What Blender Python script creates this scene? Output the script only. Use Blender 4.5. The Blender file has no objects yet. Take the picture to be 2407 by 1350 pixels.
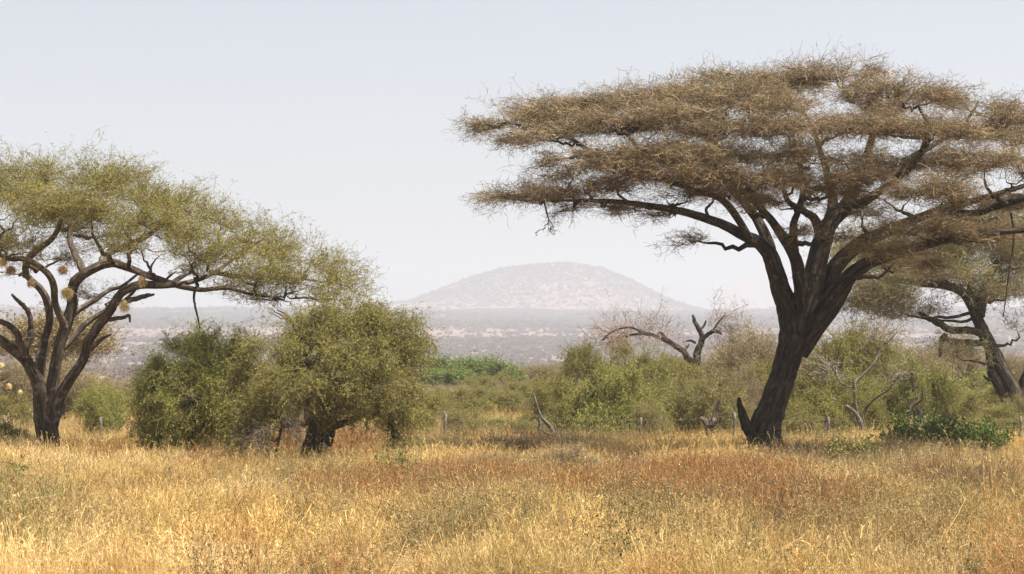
import bpy, math, numpy as np
from mathutils import Vector

# ------------------------------------------------------------------ camera model
F = 5000.0; CX = 1203.5; YH = 862.0; EYE = 2.3        # photo pixels (2407 x 1350)
def P(px, py, d):
    return np.array([(px - CX) / F * d, d, EYE + (YH - py) / F * d])
def ground_d(py):
    return F * (EYE + .62) / (py - YH)

scene = bpy.context.scene
COL = scene.collection

# ------------------------------------------------------------------ small helpers
def lerp(a, b, t): return a + (b - a) * t
def norm(v):
    n = np.linalg.norm(v, axis=-1, keepdims=True)
    return v / np.maximum(n, 1e-9)
def smooth(e0, e1, x):
    t = np.clip((x - e0) / (e1 - e0), 0, 1)
    return t * t * (3 - 2 * t)
_perm = np.random.default_rng(5).random((256, 256))
def vnoise(x, y):
    x = np.asarray(x, float); y = np.asarray(y, float)
    xi = np.floor(x).astype(int); yi = np.floor(y).astype(int)
    fx = x - xi; fy = y - yi
    fx = fx * fx * (3 - 2 * fx); fy = fy * fy * (3 - 2 * fy)
    a = _perm[xi % 256, yi % 256]; b = _perm[(xi + 1) % 256, yi % 256]
    c = _perm[xi % 256, (yi + 1) % 256]; d = _perm[(xi + 1) % 256, (yi + 1) % 256]
    return (a * (1 - fx) + b * fx) * (1 - fy) + (c * (1 - fx) + d * fx) * fy
def fbm(x, y, o=4):
    s = 0; a = .5
    for k in range(o):
        s = s + a * vnoise(x * 2 ** k + 17 * k, y * 2 ** k + 31 * k); a *= .5
    return s / (1 - .5 ** o)

class Geo:
    """collects quads (and their per-vertex colours and bark coordinates) for ONE mesh"""
    def __init__(s): s.V = []; s.Q = []; s.C = []; s.B = []; s.n = 0
    def add(s, V, Q, C, B=None):
        V = np.asarray(V, np.float32).reshape(-1, 3)
        s.V.append(V); s.Q.append(np.asarray(Q, np.int32).reshape(-1, 4) + s.n)
        C = np.asarray(C, np.float32)
        if C.ndim == 1: C = np.tile(C, (len(V), 1))
        s.C.append(C)
        s.B.append(np.zeros((len(V), 3), np.float32) if B is None else np.asarray(B, np.float32))
        s.n += len(V)
    def mesh(s, name, mat, smoothed=False):
        V = np.concatenate(s.V); Q = np.concatenate(s.Q); C = np.concatenate(s.C); B = np.concatenate(s.B)
        me = bpy.data.meshes.new(name)
        me.vertices.add(len(V)); me.vertices.foreach_set('co', V.ravel())
        me.loops.add(Q.size); me.loops.foreach_set('vertex_index', Q.ravel())
        me.polygons.add(len(Q))
        me.polygons.foreach_set('loop_start', np.arange(0, Q.size, 4, dtype=np.int32))
        me.polygons.foreach_set('loop_total', np.full(len(Q), 4, np.int32))
        me.polygons.foreach_set('use_smooth', np.full(len(Q), smoothed, bool))
        a = me.attributes.new('col', 'FLOAT_COLOR', 'POINT')
        a.data.foreach_set('color', np.concatenate([C, np.ones((len(C), 1), np.float32)], 1).ravel())
        if smoothed:
            b = me.attributes.new('bark', 'FLOAT_VECTOR', 'POINT'); b.data.foreach_set('vector', B.ravel())
        me.materials.append(mat); me.update(calc_edges=True)
        return me
    def build(s, name, mat, parent=None, smoothed=False, origin=None):
        if origin is not None:
            s.V = [v - np.asarray(origin, np.float32) for v in s.V]
        o = bpy.data.objects.new(name, s.mesh(name, mat, smoothed))
        COL.objects.link(o)
        if parent is not None: o.parent = parent
        elif origin is not None: o.location = origin
        return o

def tag(o, label=None, cat=None, group=None, kind=None):
    if label: o['label'] = label
    if cat: o['category'] = cat
    if group: o['group'] = group
    if kind: o['kind'] = kind
    return o
def thing(name, loc, label, cat, group=None):
    o = bpy.data.objects.new(name, None); COL.objects.link(o)
    o.location = loc; o.empty_display_size = .3
    return tag(o, label, cat, group)
def copy_tree(root):
    r = root.copy(); COL.objects.link(r)
    for ch in [o for o in COL.objects if o.parent == root]:
        c = ch.copy(); COL.objects.link(c); c.parent = r
    return r

# ------------------------------------------------------------------ geometry generators
def catmull(pts, sub):
    p = np.asarray(pts, float)
    p = np.vstack([2 * p[0] - p[1], p, 2 * p[-1] - p[-2]])
    out = []
    for i in range(1, len(p) - 2):
        for k in range(sub):
            t = k / sub
            out.append(.5 * ((2 * p[i]) + (-p[i-1] + p[i+1]) * t + (2*p[i-1] - 5*p[i] + 4*p[i+1] - p[i+2]) * t*t
                             + (-p[i-1] + 3*p[i] - 3*p[i+1] + p[i+2]) * t**3))
    out.append(p[-2])
    return np.array(out)

def tube(geo, pts, rad, sides, col, flute=0., rng=None, cap=True):
    """tapering tube along a polyline with optional flutes (ridges) round it"""
    pts = np.asarray(pts, float); rad = np.asarray(rad, float); n = len(pts)
    T = np.gradient(pts, axis=0); T = norm(T)
    ref = np.array([0.13, 1, .07]);
    if abs(np.dot(T[0], ref)) > .9: ref = np.array([1., 0, .1])
    u = norm(np.cross(T[0], ref)[None])[0]
    U = []
    for t in T:
        u = u - t * np.dot(u, t); u = u / max(np.linalg.norm(u), 1e-9); U.append(u)
    U = np.array(U); W = np.cross(T, U)
    th = np.arange(sides) / sides * 2 * math.pi
    r = rad[:, None] * np.ones(sides)[None]
    L = np.concatenate([[0], np.cumsum(np.linalg.norm(np.diff(pts, axis=0), axis=1))])
    if flute:
        ph = rng.random(5) * 6.28
        f = np.zeros((n, sides))
        for k, m in enumerate((2, 3, 5, 8, 11)):
            f += np.cos(m * th[None] + ph[k] + L[:, None] * (.25 + .2 * k) * (1 if k % 2 else -1)) * (1, .8, .55, .4, .3)[k]
        r = r * (1 + flute * f * .5)
    V = pts[:, None] + r[..., None] * (np.cos(th)[None, :, None] * U[:, None] + np.sin(th)[None, :, None] * W[:, None])
    B = np.stack([np.cos(th)[None] * r, np.sin(th)[None] * r, np.repeat(L[:, None], sides, 1)], -1)
    i = np.arange(n - 1)[:, None] * sides; j = np.arange(sides)[None]; j2 = (j + 1) % sides
    Q = np.stack([i + j, i + j2, i + sides + j2, i + sides + j], -1).reshape(-1, 4)
    V = V.reshape(-1, 3); B = B.reshape(-1, 3)
    if cap:
        V = np.vstack([V, pts[-1] + T[-1] * rad[-1] * .6]); B = np.vstack([B, B[-1]])
        c = len(V) - 1; e = (n - 1) * sides
        q = np.stack([e + np.arange(0, sides, 2), e + (np.arange(0, sides, 2) + 1) % sides,
                      e + (np.arange(0, sides, 2) + 2) % sides, np.full(len(range(0, sides, 2)), c)], -1)
        Q = np.vstack([Q, q])
    geo.add(V, Q, col, B)

def ribbons(geo, polys, w0, w1, cols, rng, face=None):
    """polys (M,K,3) -> flat tapering strips, each turned its own way"""
    M, K, _ = polys.shape
    if M == 0: return
    T = np.gradient(polys, axis=1)
    rv = rng.normal(size=(M, 1, 3)) if face is None else face[:, None]
    S = norm(np.cross(T, rv))
    t = np.linspace(0, 1, K)[None]
    w = (np.reshape(w0, (-1, 1)) * (1 - t) + np.reshape(w1, (-1, 1)) * t)[..., None] * .5
    V = np.stack([polys - S * w, polys + S * w], 2)                       # M,K,2,3
    base = (np.arange(M) * K * 2)[:, None] + (np.arange(K - 1) * 2)[None]
    Q = np.stack([base, base + 1, base + 3, base + 2], -1)
    geo.add(V.reshape(-1, 3), Q.reshape(-1, 4), np.repeat(cols, K * 2, axis=0))

def leaves(geo, pos, dirs, length, width, cols, rng):
    """diamond leaves with a slight fold"""
    M = len(pos)
    if M == 0: return
    dirs = norm(dirs); S = norm(np.cross(dirs, rng.normal(size=(M, 3))))
    N = np.cross(dirs, S)
    l = np.reshape(length, (-1, 1)); w = np.reshape(width, (-1, 1))
    V = np.stack([pos, pos + dirs * l * .45 - S * w * .5 + N * w * .12, pos + dirs * l, pos + dirs * l * .45 + S * w * .5 + N * w * .12], 1)
    Q = np.arange(M * 4).reshape(-1, 4)
    geo.add(V.reshape(-1, 3), Q, np.repeat(cols, 4, axis=0))

def mixcols(pal, n, rng, jit=.18):
    """n colours drawn between the palette's entries"""
    pal = np.array(pal, float)
    a = pal[rng.integers(0, len(pal), n)]; b = pal[rng.integers(0, len(pal), n)]
    t = rng.random((n, 1))
    return (a * t + b * (1 - t)) * (1 + jit * rng.normal(size=(n, 1))).clip(.5, 1.6)

def twig_polys(base, dirs, L, K, bend, zig, rng):
    """base (n,3) dirs (n,3): gently bending zigzag polylines. bend (n,3) is added with t^2"""
    n = len(base)
    t = np.linspace(0, 1, K)[None, :, None]
    L = np.reshape(L, (-1, 1, 1))
    p = base[:, None] + dirs[:, None] * L * t + bend[:, None] * L * t ** 2
    walk = np.cumsum(rng.normal(size=(n, K, 3)), axis=1) * zig * L / K
    walk -= walk[:, :1]
    return p + walk

def spray(geo, base, dirs, L, rng, pal, width=.008, nside=2, ntert=2, up=.15, droop=-.1, leafpal=None, nleaf=0, leafsize=(.05, .016), zig=.5, spread=.9, flat=.6):
    """twig sprays: a main twig, side twigs off it, twiglets off those, and leaves"""
    n = len(base)
    if n == 0: return
    K = 6
    bend = np.zeros((n, 3)); bend[:, 2] = rng.normal(up, .25 * flat, n)
    main = twig_polys(base, dirs, L, K, bend, zig, rng)
    spray_col = mixcols(pal, n, rng)
    ribbons(geo, main, np.full(n, width * 1.5), np.full(n, width * .7), spray_col, rng)
    # side twigs
    idx = np.tile(np.arange(1, K), nside)
    b = main[:, idx].reshape(-1, 3)
    m = len(idx)
    d0 = np.repeat(norm(main[:, -1] - main[:, 0]), m, 0)
    lat = rng.normal(size=(n * m, 3)); lat[:, 2] *= flat
    d1 = norm(d0 * .75 + norm(lat) * spread + np.array([0, 0, up * .5]))
    L1 = np.repeat(L, m) * rng.uniform(.22, .55, n * m)
    bend = np.zeros((n * m, 3)); bend[:, 2] = rng.normal(droop, .33 * flat, n * m)
    side = twig_polys(b, d1, L1, 4, bend, zig * 1.2, rng)
    sc = np.repeat(spray_col, m, 0) * rng.uniform(.75, 1.3, (n * m, 1))
    ribbons(geo, side, np.full(n * m, width), np.full(n * m, width * .55), sc, rng)
    allp = [side]
    if ntert:
        k = rng.integers(1, 4, (n * m, ntert))
        b2 = np.take_along_axis(side, k[..., None], 1).reshape(-1, 3)
        d2 = norm(np.repeat(d1, ntert, 0) * .6 + rng.normal(size=(n * m * ntert, 3)) * (.6, .6, flat) + np.array([0, 0, up * .6]))
        L2 = np.repeat(L1, ntert) * rng.uniform(.25, .6, n * m * ntert)
        bend = np.zeros((len(b2), 3)); bend[:, 2] = rng.normal(0, .2, len(b2))
        ter = twig_polys(b2, d2, L2, 3, bend, zig, rng)
        ribbons(geo, ter, np.full(len(b2), width * .7), np.full(len(b2), width * .4), np.repeat(sc, ntert, 0) * rng.uniform(.85, 1.2, (len(b2), 1)), rng)
        allp.append(ter)
    if nleaf:
        for pol in allp:
            M = len(pol)
            k = rng.random((M, nleaf)) * (pol.shape[1] - 1)
            i = np.floor(k).astype(int).clip(0, pol.shape[1] - 2); f = (k - i)[..., None]
            pos = np.take_along_axis(pol, i[..., None], 1) * (1 - f) + np.take_along_axis(pol, i[..., None] + 1, 1) * f
            dd = np.repeat((pol[:, -1] - pol[:, 0])[:, None], nleaf, 1)
            dd = norm(dd) * .6 + rng.normal(size=dd.shape) * .6
            cc = mixcols(leafpal, M * nleaf, rng)
            leaves(geo, pos.reshape(-1, 3), dd.reshape(-1, 3), leafsize[0] * rng.uniform(.6, 1.3, M * nleaf), leafsize[1] * rng.uniform(.7, 1.3, M * nleaf), cc, rng)

# ------------------------------------------------------------------ materials
def new_mat(name):
    m = bpy.data.materials.new(name); m.use_nodes = True
    nt = m.node_tree; nt.nodes.clear()
    return m, nt.nodes, nt.links
def mat_twig(name, translucent=0., instanced=False, rough=.75):
    m, N, L = new_mat(name)
    out = N.new('ShaderNodeOutputMaterial'); a = N.new('ShaderNodeAttribute'); a.attribute_name = 'col'
    c = a.outputs['Color']
    if instanced:
        b = N.new('ShaderNodeAttribute'); b.attribute_name = 'tint'; b.attribute_type = 'INSTANCER'
        mx = N.new('ShaderNodeMix'); mx.data_type = 'RGBA'; mx.blend_type = 'MULTIPLY'; mx.inputs[0].default_value = 1
        L.new(c, mx.inputs[6]); L.new(b.outputs['Color'], mx.inputs[7]); c = mx.outputs[2]
    p = N.new('ShaderNodeBsdfPrincipled'); p.inputs['Roughness'].default_value = rough
    p.inputs['Specular IOR Level'].default_value = .25
    L.new(c, p.inputs['Base Color'])
    if translucent:
        t = N.new('ShaderNodeBsdfTranslucent'); L.new(c, t.inputs['Color'])
        ms = N.new('ShaderNodeMixShader'); ms.inputs[0].default_value = translucent
        L.new(p.outputs[0], ms.inputs[1]); L.new(t.outputs[0], ms.inputs[2]); L.new(ms.outputs[0], out.inputs[0])
    else: L.new(p.outputs[0], out.inputs[0])
    return m
def mat_bark(name, dark, mid, light, lichen=.0, scale=1.):
    m, N, L = new_mat(name)
    out = N.new('ShaderNodeOutputMaterial'); a = N.new('ShaderNodeAttribute'); a.attribute_name = 'bark'
    mp = N.new('ShaderNodeMapping'); mp.inputs['Scale'].default_value = (14 * scale, 14 * scale, 2.2 * scale)
    L.new(a.outputs['Vector'], mp.inputs['Vector'])
    n1 = N.new('ShaderNodeTexNoise'); n1.inputs['Scale'].default_value = 1; n1.inputs['Detail'].default_value = 6; n1.inputs['Roughness'].default_value = .65; n1.inputs['Distortion'].default_value = .6
    L.new(mp.outputs[0], n1.inputs['Vector'])
    r = N.new('ShaderNodeValToRGB'); e = r.color_ramp.elements
    e[0].position = .36; e[0].color = (*dark, 1); e[1].position = .7; e[1].color = (*light, 1)
    k = e.new(.52); k.color = (*mid, 1)
    L.new(n1.outputs[0], r.inputs[0]); c = r.outputs[0]
    if lichen:
        g = N.new('ShaderNodeTexCoord'); n2 = N.new('ShaderNodeTexNoise'); n2.inputs['Scale'].default_value = 5; n2.inputs['Detail'].default_value = 5
        L.new(g.outputs['Object'], n2.inputs['Vector'])
        r2 = N.new('ShaderNodeValToRGB'); r2.color_ramp.elements[0].position = .56; r2.color_ramp.elements[1].position = .68
        L.new(n2.outputs[0], r2.inputs[0])
        ml = N.new('ShaderNodeMath'); ml.operation = 'MULTIPLY'; ml.inputs[1].default_value = lichen; L.new(r2.outputs[0], ml.inputs[0])
        mx = N.new('ShaderNodeMix'); mx.data_type = 'RGBA'; L.new(ml.outputs[0], mx.inputs[0]); L.new(c, mx.inputs[6]); mx.inputs[7].default_value = (.36, .34, .30, 1)
        c = mx.outputs[2]
    bp = N.new('ShaderNodeBump'); bp.inputs['Strength'].default_value = 1; bp.inputs['Distance'].default_value = .09
    L.new(n1.outputs[0], bp.inputs['Height'])
    p = N.new('ShaderNodeBsdfPrincipled'); p.inputs['Roughness'].default_value = .9; p.inputs['Specular IOR Level'].default_value = .2
    L.new(c, p.inputs['Base Color']); L.new(bp.outputs[0], p.inputs['Normal']); L.new(p.outputs[0], out.inputs[0])
    return m
def mat_ground(name, cols, scale, scale2, attr=False):
    m, N, L = new_mat(name)
    out = N.new('ShaderNodeOutputMaterial'); g = N.new('ShaderNodeTexCoord')
    n1 = N.new('ShaderNodeTexNoise'); n1.inputs['Scale'].default_value = scale; n1.inputs['Detail'].default_value = 8; n1.inputs['Roughness'].default_value = .62
    L.new(g.outputs['Object'], n1.inputs['Vector'])
    r = N.new('ShaderNodeValToRGB'); e = r.color_ramp.elements
    e[0].position = .36; e[0].color = (*cols[0], 1); e[1].position = .66; e[1].color = (*cols[2], 1)
    k = e.new(.5); k.color = (*cols[1], 1)
    L.new(n1.outputs[0], r.inputs[0])
    n2 = N.new('ShaderNodeTexNoise'); n2.inputs['Scale'].default_value = scale2; n2.inputs['Detail'].default_value = 5
    L.new(g.outputs['Object'], n2.inputs['Vector'])
    mx = N.new('ShaderNodeMix'); mx.data_type = 'RGBA'; mx.blend_type = 'MULTIPLY'; mx.inputs[0].default_value = .6
    r2 = N.new('ShaderNodeValToRGB'); r2.color_ramp.elements[0].position = .35; r2.color_ramp.elements[0].color = (.55, .5, .5, 1); r2.color_ramp.elements[1].position = .65
    L.new(n2.outputs[0], r2.inputs[0]); L.new(r2.outputs[0], mx.inputs[7])
    if attr:
        at = N.new('ShaderNodeAttribute'); at.attribute_name = 'col'; m0 = N.new('ShaderNodeMix'); m0.data_type = 'RGBA'; m0.blend_type = 'MULTIPLY'; m0.inputs[0].default_value = 1
        L.new(at.outputs['Color'], m0.inputs[6]); L.new(r.outputs[0], m0.inputs[7]); L.new(m0.outputs[2], mx.inputs[6])
    else: L.new(r.outputs[0], mx.inputs[6])
    p = N.new('ShaderNodeBsdfPrincipled'); p.inputs['Roughness'].default_value = .95; p.inputs['Specular IOR Level'].default_value = .1
    L.new(mx.outputs[2], p.inputs['Base Color']); L.new(p.outputs[0], out.inputs[0])
    return m

M_TWIG = mat_twig('dry_twig', .12)
M_LEAF = mat_twig('leaf', .16)
M_GRASS = mat_twig('grass_blade', .30, True)
M_FAR = mat_twig('far_bush', .15, True)
M_STRAW = mat_twig('straw', .3)
M_BARK_DARK = mat_bark('acacia_bark', (.008, .006, .004), (.034, .024, .017), (.10, .075, .054), .10, .75)
M_BARK = mat_bark('grey_brown_bark', (.022, .016, .011), (.072, .052, .036), (.18, .135, .095), .35)
M_BARK_BUSH = mat_bark('bush_bark', (.02, .015, .01), (.05, .037, .025), (.10, .075, .05))
M_BARK_PALE = mat_bark('pale_bark', (.06, .05, .04), (.17, .145, .115), (.34, .30, .25))
M_BARK_YELLOW = mat_bark('yellow_bark', (.12, .09, .035), (.27, .21, .09), (.42, .34, .17))
M_WOOD_GREY = mat_bark('weathered_wood', (.09, .075, .06), (.20, .175, .145), (.34, .31, .26))
def mat_plain(name, c, rough=.6, metal=0.):
    m, N, L = new_mat(name); out = N.new('ShaderNodeOutputMaterial'); p = N.new('ShaderNodeBsdfPrincipled')
    n = N.new('ShaderNodeTexNoise'); n.inputs['Scale'].default_value = 30
    r = N.new('ShaderNodeValToRGB'); r.color_ramp.elements[0].color = (*[v * .8 for v in c], 1); r.color_ramp.elements[1].color = (*c, 1)
    L.new(n.outputs[0], r.inputs[0]); L.new(r.outputs[0], p.inputs['Base Color'])
    p.inputs['Roughness'].default_value = rough; p.inputs['Metallic'].default_value = metal
    L.new(p.outputs[0], out.inputs[0]); return m
M_WIRE = mat_plain('galvanised_wire', (.20, .19, .18), .6, .3)
M_MAST = mat_plain('painted_steel', (.30, .30, .31), .6)
M_DRUM = mat_plain('white_drum', (.8, .8, .8), .5)

# palettes (linear)
TW_BROWN = [(.182, .126, .074), (.250, .178, .104), (.118, .080, .050), (.315, .232, .140), (.190, .150, .068)]
TW_OLIVE = [(0.150, 0.125, 0.045), (0.115, 0.090, 0.036), (0.180, 0.145, 0.056)]
TW_GREY = [(.26, .20, .12), (.32, .25, .15), (.20, .155, .095)]
LF_ACACIA = [(0.265, 0.240, 0.045), (0.205, 0.195, 0.038), (0.320, 0.275, 0.064), (0.190, 0.155, 0.041)]
LF_OLIVE = [(0.215, 0.205, 0.041), (0.160, 0.165, 0.034), (0.280, 0.250, 0.056), (0.235, 0.190, 0.053)]
LF_BRIGHT = [(.270, .280, .052), (.215, .240, .045), (.34, .32, .08)]
LF_DARK = [(0.155, 0.150, 0.034), (0.190, 0.170, 0.041), (0.235, 0.205, 0.053), (0.310, 0.265, 0.075)]
LF_BROWN = [(0.210, 0.155, 0.068), (0.250, 0.190, 0.079), (0.180, 0.145, 0.053)]
LF_FEATHER = [(0.125, 0.180, 0.038), (0.160, 0.210, 0.045), (0.110, 0.150, 0.034)]
LF_FRESH = [(0.060, 0.100, 0.015), (0.090, 0.140, 0.022), (0.120, 0.150, 0.030)]

# ------------------------------------------------------------------ terrain
SC = 2.2
def terrain_z(x, y):
    x = np.asarray(x, float); y = np.asarray(y, float)
    t = np.clip((y - 1100) / (2000 * SC - 1100), 0, None)
    rise = 55.5 * SC * t ** 1.12
    rise = np.where(y > 2000 * SC, 55.5 * SC - (np.clip(y - 2000 * SC, 0, 900 * SC)) * .045, rise)
    px = CX + x / np.maximum(y, 1) * F
    rise = rise * (1 - .075 * np.exp(-((px - 1350) / 470.) ** 2) * smooth(800 * SC, 1900 * SC, y))
    far = smooth(1000, 1700 * SC, y) * (fbm(x / 130. / SC, y / 130. / SC) - .5) * 6.0 * SC
    near = (fbm(x / 9. + 50, y / 9.) - .5) * .28 * smooth(3, 20, y) * (1 - smooth(150, 300, y))
    return rise + far + near - .62 * (1 - smooth(250, 500, y))
xs = np.sinh(np.linspace(-5.8, 5.8, 321)) / np.sinh(5.8) * 2250 * SC
ys = np.concatenate([np.linspace(-70, 20, 16), np.linspace(21, 130, 110), np.geomspace(132, 4200 * SC, 200)])
X, Y = np.meshgrid(xs, ys)
Z = terrain_z(X, Y)
g = Geo()
i = (np.arange(len(ys) - 1)[:, None] * len(xs) + np.arange(len(xs) - 1)[None]).ravel()
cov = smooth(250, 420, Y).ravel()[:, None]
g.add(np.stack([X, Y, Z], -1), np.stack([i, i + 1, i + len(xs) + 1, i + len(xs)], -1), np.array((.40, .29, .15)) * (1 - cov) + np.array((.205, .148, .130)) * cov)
M_SOIL = mat_ground('dry_plain', ((.82, .80, .82), (.95, .95, .95), (1.08, 1.08, 1.04)), .05, .012, True)
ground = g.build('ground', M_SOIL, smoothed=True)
tag(ground, 'dry tan plain running out to a long low ridge', 'ground', kind='structure')

# the hill: profile of the skyline as (photo x, photo y), turned round its own axis
HD = 2320. * SC; HPX = 1330.
prof = [(700, 752), (880, 722), (960, 712), (1040, 681), (1100, 656), (1170, 636), (1250, 625), (1330, 619), (1400, 628), (1450, 645), (1500, 668), (1560, 700), (1620, 722), (1690, 739), (1800, 752)]
pxs = np.array([p[0] for p in prof], float); pys = np.array([p[1] for p in prof], float)
def hill_z(x, y):
    hx = (HPX - CX) / F * HD
    dx = x - hx; dy = y - HD
    r = np.hypot(dx, dy); c = dx / np.maximum(r, 1e-6)
    s = r / HD * F
    zl = np.interp(HPX - s, pxs, pys); zr = np.interp(HPX + s, pxs, pys)
    t = smooth(-1, 1, c)
    py = zl * (1 - t) + zr * t
    z = EYE + (YH - py) / F * HD
    return z + (fbm(x / 45. / SC, y / 45. / SC) - .5) * 2.4 * SC * smooth(10, 120, s)
hx0 = (HPX - CX) / F * HD
hx = np.linspace(hx0 - 300 * SC, hx0 + 230 * SC, 120); hy = np.linspace(HD - 230 * SC, HD + 230 * SC, 100)
X, Y = np.meshgrid(hx, hy); Z = hill_z(X, Y)
g = Geo(); i = (np.arange(99)[:, None] * 120 + np.arange(119)[None]).ravel()
g.add(np.stack([X, Y, Z], -1), np.stack([i, i + 1, i + 121, i + 120], -1), (.3, .2, .15))
M_HILL = mat_ground('hill_scrub', ((.185, .118, .092), (.21, .135, .104), (.235, .155, .118)), .09 / SC, .02 / SC)
hill = g.build('hill', M_HILL, smoothed=True)
tag(hill, 'lone rounded scrub covered hill beyond the plain', 'hill', kind='structure')

# a fainter ridge further off
g = Geo(); fx = np.linspace(-900, 2150, 160); D2 = 3900. * SC
top = 118 * smooth(200, 480, fx) * (1 + .15 * (fbm(fx / 260., fx * 0 + 3) - .5)) * (1 - .25 * smooth(600, 1500, fx)) + 60
rows = []
for k, f in enumerate((0, .5, 1, .6, 0)):
    rows.append(np.stack([fx * SC, np.full_like(fx, D2 - 260 * SC + 130 * SC * k), np.maximum(top * f * SC, 0)], -1))
i = (np.arange(4)[:, None] * 160 + np.arange(159)[None]).ravel()
g.add(np.array(rows), np.stack([i, i + 1, i + 161, i + 160], -1), (.2, .15, .1))
tag(g.build('distant_hills', M_HILL, smoothed=True), 'faint blue far ridge beside the hill', 'hill', kind='structure')

# ------------------------------------------------------------------ scatter by geometry nodes
def scatter(name, pts, scl, rot, pid, tint, protos, label, cat):
    me = bpy.data.meshes.new(name); n = len(pts)
    me.vertices.add(n); me.vertices.foreach_set('co', np.asarray(pts, np.float32).ravel())
    for nm, ty, f, arr in (('scl', 'FLOAT_VECTOR', 'vector', scl), ('rot', 'FLOAT_VECTOR', 'vector', rot), ('pid', 'INT', 'value', pid)):
        a = me.attributes.new(nm, ty, 'POINT'); a.data.foreach_set(f, np.ascontiguousarray(arr, dtype=np.int32 if ty == 'INT' else np.float32).ravel())
    a = me.attributes.new('tint', 'FLOAT_COLOR', 'POINT')
    a.data.foreach_set('color', np.concatenate([tint, np.ones((n, 1))], 1).astype(np.float32).ravel())
    o = bpy.data.objects.new(name, me); COL.objects.link(o)
    ng = bpy.data.node_groups.new(name + '_nodes', 'GeometryNodeTree')
    ng.interface.new_socket('Geometry', in_out='INPUT', socket_type='NodeSocketGeometry')
    ng.interface.new_socket('Geometry', in_out='OUTPUT', socket_type='NodeSocketGeometry')
    N, L = ng.nodes, ng.links
    gi = N.new('NodeGroupInput'); go = N.new('NodeGroupOutput')
    iop = N.new('GeometryNodeInstanceOnPoints'); g2i = N.new('GeometryNodeGeometryToInstance')
    for pm in protos:
        po = bpy.data.objects.new(pm.name, pm)
        oi = N.new('GeometryNodeObjectInfo'); oi.inputs['Object'].default_value = po
        L.new(oi.outputs['Geometry'], g2i.inputs[0])
    def na(nm, ty):
        k = N.new('GeometryNodeInputNamedAttribute'); k.data_type = ty; k.inputs[0].default_value = nm; return k.outputs[0]
    L.new(gi.outputs[0], iop.inputs['Points']); L.new(g2i.outputs[0], iop.inputs['Instance'])
    iop.inputs['Pick Instance'].default_value = True
    L.new(na('pid', 'INT'), iop.inputs['Instance Index'])
    e2r = N.new('FunctionNodeEulerToRotation'); L.new(na('rot', 'FLOAT_VECTOR'), e2r.inputs[0]); L.new(e2r.outputs[0], iop.inputs['Rotation'])
    L.new(na('scl', 'FLOAT_VECTOR'), iop.inputs['Scale'])
    L.new(iop.outputs[0], go.inputs[0])
    md = o.modifiers.new('scatter', 'NODES'); md.node_group = ng
    return tag(o, label, cat, kind='stuff')

# ---- far bushland (a mass of scrub on the plain and hill)
rng = np.random.default_rng(11)
def far_proto(k):
    r = np.random.default_rng(100 + k); g = Geo()
    n = 420
    nl = 6; lc = r.normal(size=(nl, 3)) * (.42, .42, .16) + (0, 0, .55)
    w = r.integers(0, nl, n); v = norm(r.normal(size=(n, 3))) * r.uniform(.5, 1, (n, 1)) * (.42, .42, .32)
    p = lc[w] + v; p[:, 2] = p[:, 2].clip(.05)
    leaves(g, p, r.normal(size=(n, 3)), r.uniform(.10, .24, n), r.uniform(.06, .14, n), mixcols([(.8, .8, .8), (1, 1, 1), (.9, .9, .9)], n, r, .08), r)
    m = n // 6
    return g.mesh('far_bush_mass', M_FAR)
far_protos = [far_proto(k) for k in range(6)]
def far_points():
    n = 70000
    y = np.where(rng.random(n) < .08, rng.uniform(340, 1200, n), 1150 + (2040 * SC - 1150) * rng.random(n) ** .85)
    a = rng.uniform(-.36, .36, n); x = a * y
    u = y / SC; v = x / SC
    dens = fbm(v / 420. + 9, u / 110.) * .6 + fbm(v / 90., u / 45. + 7) * .4
    band = .45 * np.exp(-((u - 1900) / 75.) ** 2) + .30 * np.exp(-((u - 1450) / 60.) ** 2) * (fbm(v / 300., u / 300. + 3) > .45) + .40 * np.exp(-((u - 900) / 70.) ** 2) * (fbm(v / 200. + 4, u / 200.) > .48)
    keep = rng.random(n) < smooth(.36, .64, dens) * .8 + .06 + band
    x, y = x[keep], y[keep]
    z = terrain_z(x, y) - .2
    return np.stack([x, y, z], 1)
fp = far_points()
m = 15000
hxx = rng.uniform(hx0 - 290 * SC, hx0 + 220 * SC, m); hyy = HD - np.abs(rng.normal(0, 110 * SC, m))
hk = rng.random(m) < smooth(.3, .62, fbm(hxx / 60. / SC + 3, hyy / 40. / SC)) * .8 + .12
hp = np.stack([hxx, hyy, hill_z(hxx, hyy) - .3], 1)[hk]
fp = np.vstack([fp, hp]); n = len(fp)
s = rng.lognormal(math.log(2.1), .28, n) * lerp(.85, SC, smooth(330, 1700 * SC, fp[:, 1])); s[-len(hp):] *= .8
scl = np.stack([s, s, s * rng.uniform(.6, 1.05, n)], 1)
rot = np.zeros((n, 3)); rot[:, 2] = rng.random(n) * 6.28
tint = mixcols([(.155, .122, .10), (.175, .135, .11), (.13, .108, .085), (.19, .145, .12)], n, rng)
tint[-len(hp):] *= (1.18, 1.0, .95)
scatter('distant_bushland', fp, scl, rot, rng.integers(0, 6, n), tint, far_protos, 'grey brown scrub spread over the far plain and hill', 'bushland')

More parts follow.
